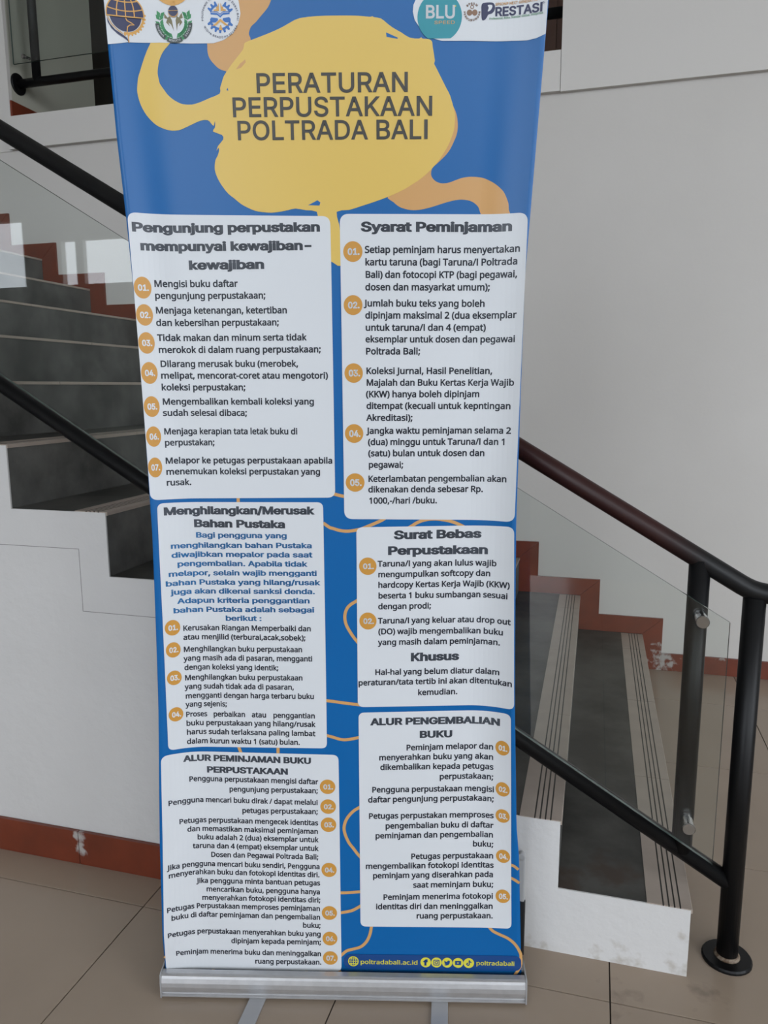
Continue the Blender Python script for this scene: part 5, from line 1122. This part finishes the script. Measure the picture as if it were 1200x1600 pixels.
cx, cz, r = em(1)
def leaves(b):
    for sgn in (-1, 1):
        for i in range(9):
            a = math.radians(262 - i * 11.5 if sgn < 0 else 278 + i * 11.5)
            bx, by = .74 * math.cos(a), .74 * math.sin(a) + (.12 if i > 6 else 0)
            for off in (-.62, .62):
                d = a + (-PI / 2 if sgn < 0 else PI / 2) + off
                ex, ey = math.cos(d), math.sin(d)
                L_ = .36
                flat_poly(b, T_([(bx, by), (bx + ex * L_ * .5 - ey * .10, by + ey * L_ * .5 + ex * .10), (bx + ex * L_, by + ey * L_), (bx + ex * L_ * .5 + ey * .10, by + ey * L_ * .5 - ex * .10)]), cut=False)
printed('emblem_wreath', I_green, 4, leaves)
def wings(b):
    for s_ in (-1, 1):
        flat_poly(b, T_([(0, .92), (s_ * .12, 1.12), (s_ * .4, 1.2), (s_ * .92, 1.26), (s_ * .80, 1.12), (s_ * .66, 1.02), (s_ * .5, .92), (s_ * .3, .84), (s_ * .12, .80)]), cut=False)
    flat_poly(b, T_([(-.1, .95), (0, 1.24), (.1, .95), (.12, .78), (0, .70), (-.12, .78)]), cut=False)
printed('emblem_eagle', I_gold, 5, wings)
printed('emblem_star', I_olive, 4, lambda b: (flat_poly(b, T_([(-.5, .45), (-.32, .22), (-.2, .3), (-.1, .1), (-.02, -.42), (-.16, -.1), (-.3, .0), (-.22, -.2), (-.42, .0), (-.34, .16), (-.5, .2)]), cut=False),
                                          flat_poly(b, T_([(.45, .45), (.28, .22), (.18, .3), (.1, .1), (.14, -.42), (.2, -.1), (.32, .0), (.28, -.2), (.46, .0), (.36, .16), (.5, .2)]), cut=False)))
printed('emblem_disc', I_navy, 6, lambda b: flat_poly(b, T_(circle(0, .52, .26, n=24))))
def rib_(b):
    for a0, a1 in ((183, 236), (244, 296), (304, 357)):
        flat_poly(b, T_(circle(0, 0, 1.0, n=14, a0=a0, a1=a1) + circle(0, 0, .80, n=14, a0=a0, a1=a1)[::-1]), cut=False)
printed('emblem_ribbon', I_ribbon, 6, rib_)
printed('emblem_ring', I_gold, 7, lambda b: (ribbon(b, TL_([(.27 * math.cos(math.radians(a)), .52 + .27 * math.sin(math.radians(a))) for a in range(200, 345, 10)]), .018 * r), ribbon(b, TL_([(-.26, .54), (.26, .54)]), .012 * r)))
def motto(b):
    for a0, a1, s_ in ((190, 230, 'DHARMA'), (249, 291, 'WIMUKTA'), (310, 350, 'SATRYA')):
        ring_text(b, s_, cx, cz, .94 * r, a0, a1, .10 * r, 'I', .0, inward=True)
printed('emblem_lettering', I_white, 7, motto)

cx, cz, r = em(2)
def gear3(b):
    for a0, a1, n_ in ((22, 76, 3), (104, 158, 3), (200, 340, 7)):
        flat_poly(b, T_(gear(0, 0, .82, 1.0, n_, a0, a1) + circle(0, 0, .68, n=12, a0=a0, a1=a1)[::-1]), cut=False)
    for s_ in (-1, 1):
        flat_poly(b, T_([(0, -.05), (s_ * .2, .12), (s_ * .66, .16), (s_ * .66, .27), (s_ * .2, .24), (0, .08)]), cut=False)
        flat_poly(b, T_([(0, .12), (s_ * .2, .28), (s_ * .66, .31), (s_ * .66, .35), (s_ * .2, .33), (0, .20)]), cut=False)
        flat_poly(b, T_([(s_ * .18, -.08), (s_ * .62, -.02), (s_ * .72, -.14), (s_ * .70, -.34), (s_ * .34, -.34), (s_ * .16, -.2)]), cut=False)
printed('emblem_gear', I_lblue, 4, gear3)
def or3(b):
    for s_ in (-1, 1):
        flat_poly(b, T_([(s_ * .06, .36), (s_ * .06, .86), (s_ * .16, .60), (s_ * .24, .62), (s_ * .24, .48), (s_ * .42, .44), (s_ * .42, .36)]), cut=False)
        flat_poly(b, T_([(0, -.28), (s_ * .3, -.52), (s_ * .6, -.56), (s_ * .3, -.36), (s_ * .04, -.14), (0, -.14)]), cut=False)
    flat_poly(b, T_([(-.03, -.5), (.03, -.5), (.14, -.82), (-.14, -.82)]), cut=False)
printed('emblem_flame', I_gold, 5, or3)
def rt3(b):
    ring_text(b, 'POLITEKNIK TRANSPORTASI DARAT BALI', cx, cz, 1.18 * r, 192, -12, .13 * r, 'N', .01)
    ring_text(b, 'WIDYA BRADDHA SEVAKA', cx, cz, 1.32 * r, 205, 335, .13 * r, 'N', .01, inward=True)
printed('emblem_lettering', I_navy, 5, rt3)

cx, cz, r = em(3)
printed('logo_disc', I_teal, 4, lambda b: flat_poly(b, T_([(x, max(y, -.866)) for x, y in circle(0, 0, 1, n=60)])))
printed('logo_dot', I_lime, 6, lambda b: flat_poly(b, T_([(.68, .38), (.72, .38), (.72, .44), (.68, .44)]), cut=False))
cx, cz, r = em(4)
printed('emblem_figures', I_brown, 4, lambda b: (flat_poly(b, T_(circle(-.32, -.1, .36, n=20)), cut=False), flat_poly(b, T_(circle(.36, -.1, .36, n=20)), cut=False), ribbon(b, TL_(circle(0, .55, .2, n=14)), .05 * r, True)))
def rt4(b):
    ring_text(b, 'BPSDM', cx, cz, .82 * r, 140, 40, .24 * r, 'I', .03)
    ring_text(b, 'PERHUBUNGAN', cx, cz, 1.1 * r, 175, 365, .24 * r, 'I', .03, inward=True)
printed('emblem_lettering', I_brown, 5, rt4)
printed('logo_letter_p', I_navy, 4, lambda b: flat_poly(b, smooth_loop(pairs(PP)), cut=False))
printed('logo_letter_hole', I_white, 5, lambda b: flat_poly(b, smooth_loop(pairs(PI_)), cut=False))
for w in WF: printed('logo_signal', I_navy, 4, lambda b, w=w: flat_poly(b, pairs(w), cut=False))

# --- footer icons: globe, then five round badges
for k in range(6):
    cx, cz, r = (v / 10000 for v in IC[k])
    if k == 0:
        def gl_(b):
            ribbon(b, TL_(circle(0, 0, .88, n=32)), .10 * r, True)
            ribbon(b, TL_([(0, .9), (0, -.9)]), .06 * r); ribbon(b, TL_([(-.9, 0), (.9, 0)]), .06 * r)
            ribbon(b, TL_(circle(0, 0, .45, .9, n=24)), .06 * r, True)
            ribbon(b, TL_([(-.75, .45), (.75, .45)]), .06 * r); ribbon(b, TL_([(-.75, -.45), (.75, -.45)]), .06 * r)
        printed('globe_icon', I_lime, 4, gl_); continue
    printed('icon_badge', I_lime, 4, lambda b: flat_poly(b, T_(circle(0, 0, 1, n=36)), cut=False))
    def ic(b):
        if k == 1:
            put_text(b, 'f', cx - .34 * r, cz - .55 * r, cx + .30 * r, cz - .55 * r, 1.05 * r, 'I', .05)
        elif k == 2:
            ribbon(b, TL_([(-.5, -.42), (-.42, -.5), (.42, -.5), (.5, -.42), (.5, .42), (.42, .5), (-.42, .5), (-.5, .42)]), .07 * r, True)
            ribbon(b, TL_(circle(0, 0, .24, n=20)), .065 * r, True)
            flat_poly(b, T_(circle(.3, .3, .07, n=10)), cut=False)
        elif k == 3:
            flat_poly(b, T_([(-.6, -.42), (-.25, -.36), (-.5, -.2), (-.38, -.18), (-.58, .02), (-.45, .02), (-.6, .28), (-.5, .25), (-.55, .48), (-.3, .25), (.0, .18), (.05, .38), (.25, .48), (.42, .38), (.62, .42), (.5, .24), (.5, -.05), (.3, -.38), (-.05, -.55), (-.35, -.55)]), cut=False)
        elif k == 4:
            flat_poly(b, T_([(-.58, -.3), (-.5, -.42), (.5, -.42), (.58, -.3), (.58, .3), (.5, .42), (-.5, .42), (-.58, .3)]), holes=[[(cx + x * r, cz + y * r) for x, y in ((-.15, -.2), (-.15, .2), (.22, 0))]], cut=False)
        else:
            flat_poly(b, T_([(.0, .6), (.2, .6), (.28, .35), (.52, .22), (.52, .02), (.2, .14), (.2, -.3), (.08, -.48), (-.15, -.55), (-.4, -.42), (-.48, -.2), (-.38, .02), (-.12, .12), (-.12, -.08), (-.24, -.14), (-.26, -.28), (-.12, -.35), (.0, -.24)]), cut=False)
    printed('icon_symbol', I_bar, 5, ic)

# --- cassette, feet, pole and top bar
def along(x, d, z): return BO + E1 * x + E2 * (d - .024) + Vector((0, 0, z))
def extrude_profile(prof, x0, x1):
    bm = bmesh.new()
    a = [bm.verts.new(along(x0, d, z)) for d, z in prof]; b = [bm.verts.new(along(x1, d, z)) for d, z in prof]
    n = len(prof)
    for i in range(n): bm.faces.new((a[i], a[(i + 1) % n], b[(i + 1) % n], b[i]))
    for L in (a, b):
        for t in tessellate_polygon([[Vector((d, z, 0)) for d, z in prof]]):
            try: bm.faces.new([L[i] for i in t])
            except ValueError: pass
    bmesh.ops.recalc_face_normals(bm, faces=bm.faces); return bm
prof = [(.004, .006), (-.003, .006), (-.003, .0085), (.0015, .0105), (.0015, .0135), (-.0005, .0145), (-.0028, .021), (-.0036, .030), (-.003, .040), (-.0008, .050), (.001, .0555),
        (-.001, .0575), (-.001, .0595), (.003, .0615), (.016, .0615), (.018, .058), (.018, .050), (.030, .050), (.030, .0615), (.046, .066), (.066, .060), (.080, .046), (.086, .028), (.082, .006)]
obj('cassette', extrude_profile(prof, -W2 + .003, W2 - .003), M_alu, bn, label='brushed aluminium cassette')
cap = [(-.0045, .004), (-.0045, .040), (-.003, .060), (.003, .0635), (.05, .068), (.068, .062), (.083, .047), (.089, .028), (.085, .004)]
for x0, x1 in ((-W2, -W2 + .003), (W2 - .003, W2)):
    e = obj('end_cap', extrude_profile(cap, x0, x1), M_alu2, bn)
obj('slot_shadow_lip', extrude_profile([(.0182, .0500), (.0182, .0575), (.0295, .0575), (.0295, .0500)], W2 - .010, W2 - .0032), M_blackplastic, bn)
for x, a in ((-.186, 8), (.222, 2)):
    bm = bmesh.new(); box(bm, -.0185, .0185, -.17, .05, .0, .0055, .002)
    c = along(x, .04, 0)
    ang = math.atan2(E1.y, E1.x) + math.radians({-.186: -20.6, .222: 5.5}[x] * 0)
    d = {-.186: Vector((.08, -.97, 0)), .222: Vector((.18, -.97, 0))}[x]
    ang = math.atan2(d.y, d.x) + PI / 2
    bmesh.ops.rotate(bm, verts=bm.verts, cent=(0, 0, 0), matrix=Matrix.Rotation(ang, 3, 'Z'))
    bmesh.ops.translate(bm, verts=bm.verts, vec=c)
    obj('foot', bm, M_alu2, bn, label='flat silver swivel foot')
bm = bmesh.new()
tube(bm, [along(0, .070, .04), along(0, .118, 2.19), along(0, .095, 2.195), along(0, .034, 2.15)], .009, 16)
obj('pole', bm, M_alu, bn, smooth=True)
zt = zs[-1]
obj('top_bar', extrude_profile([(.014, zt - .012), (.014, zt + .02), (.024, zt + .026), (.036, zt + .02), (.036, zt - .012)], -.422, .412), M_alu, bn)
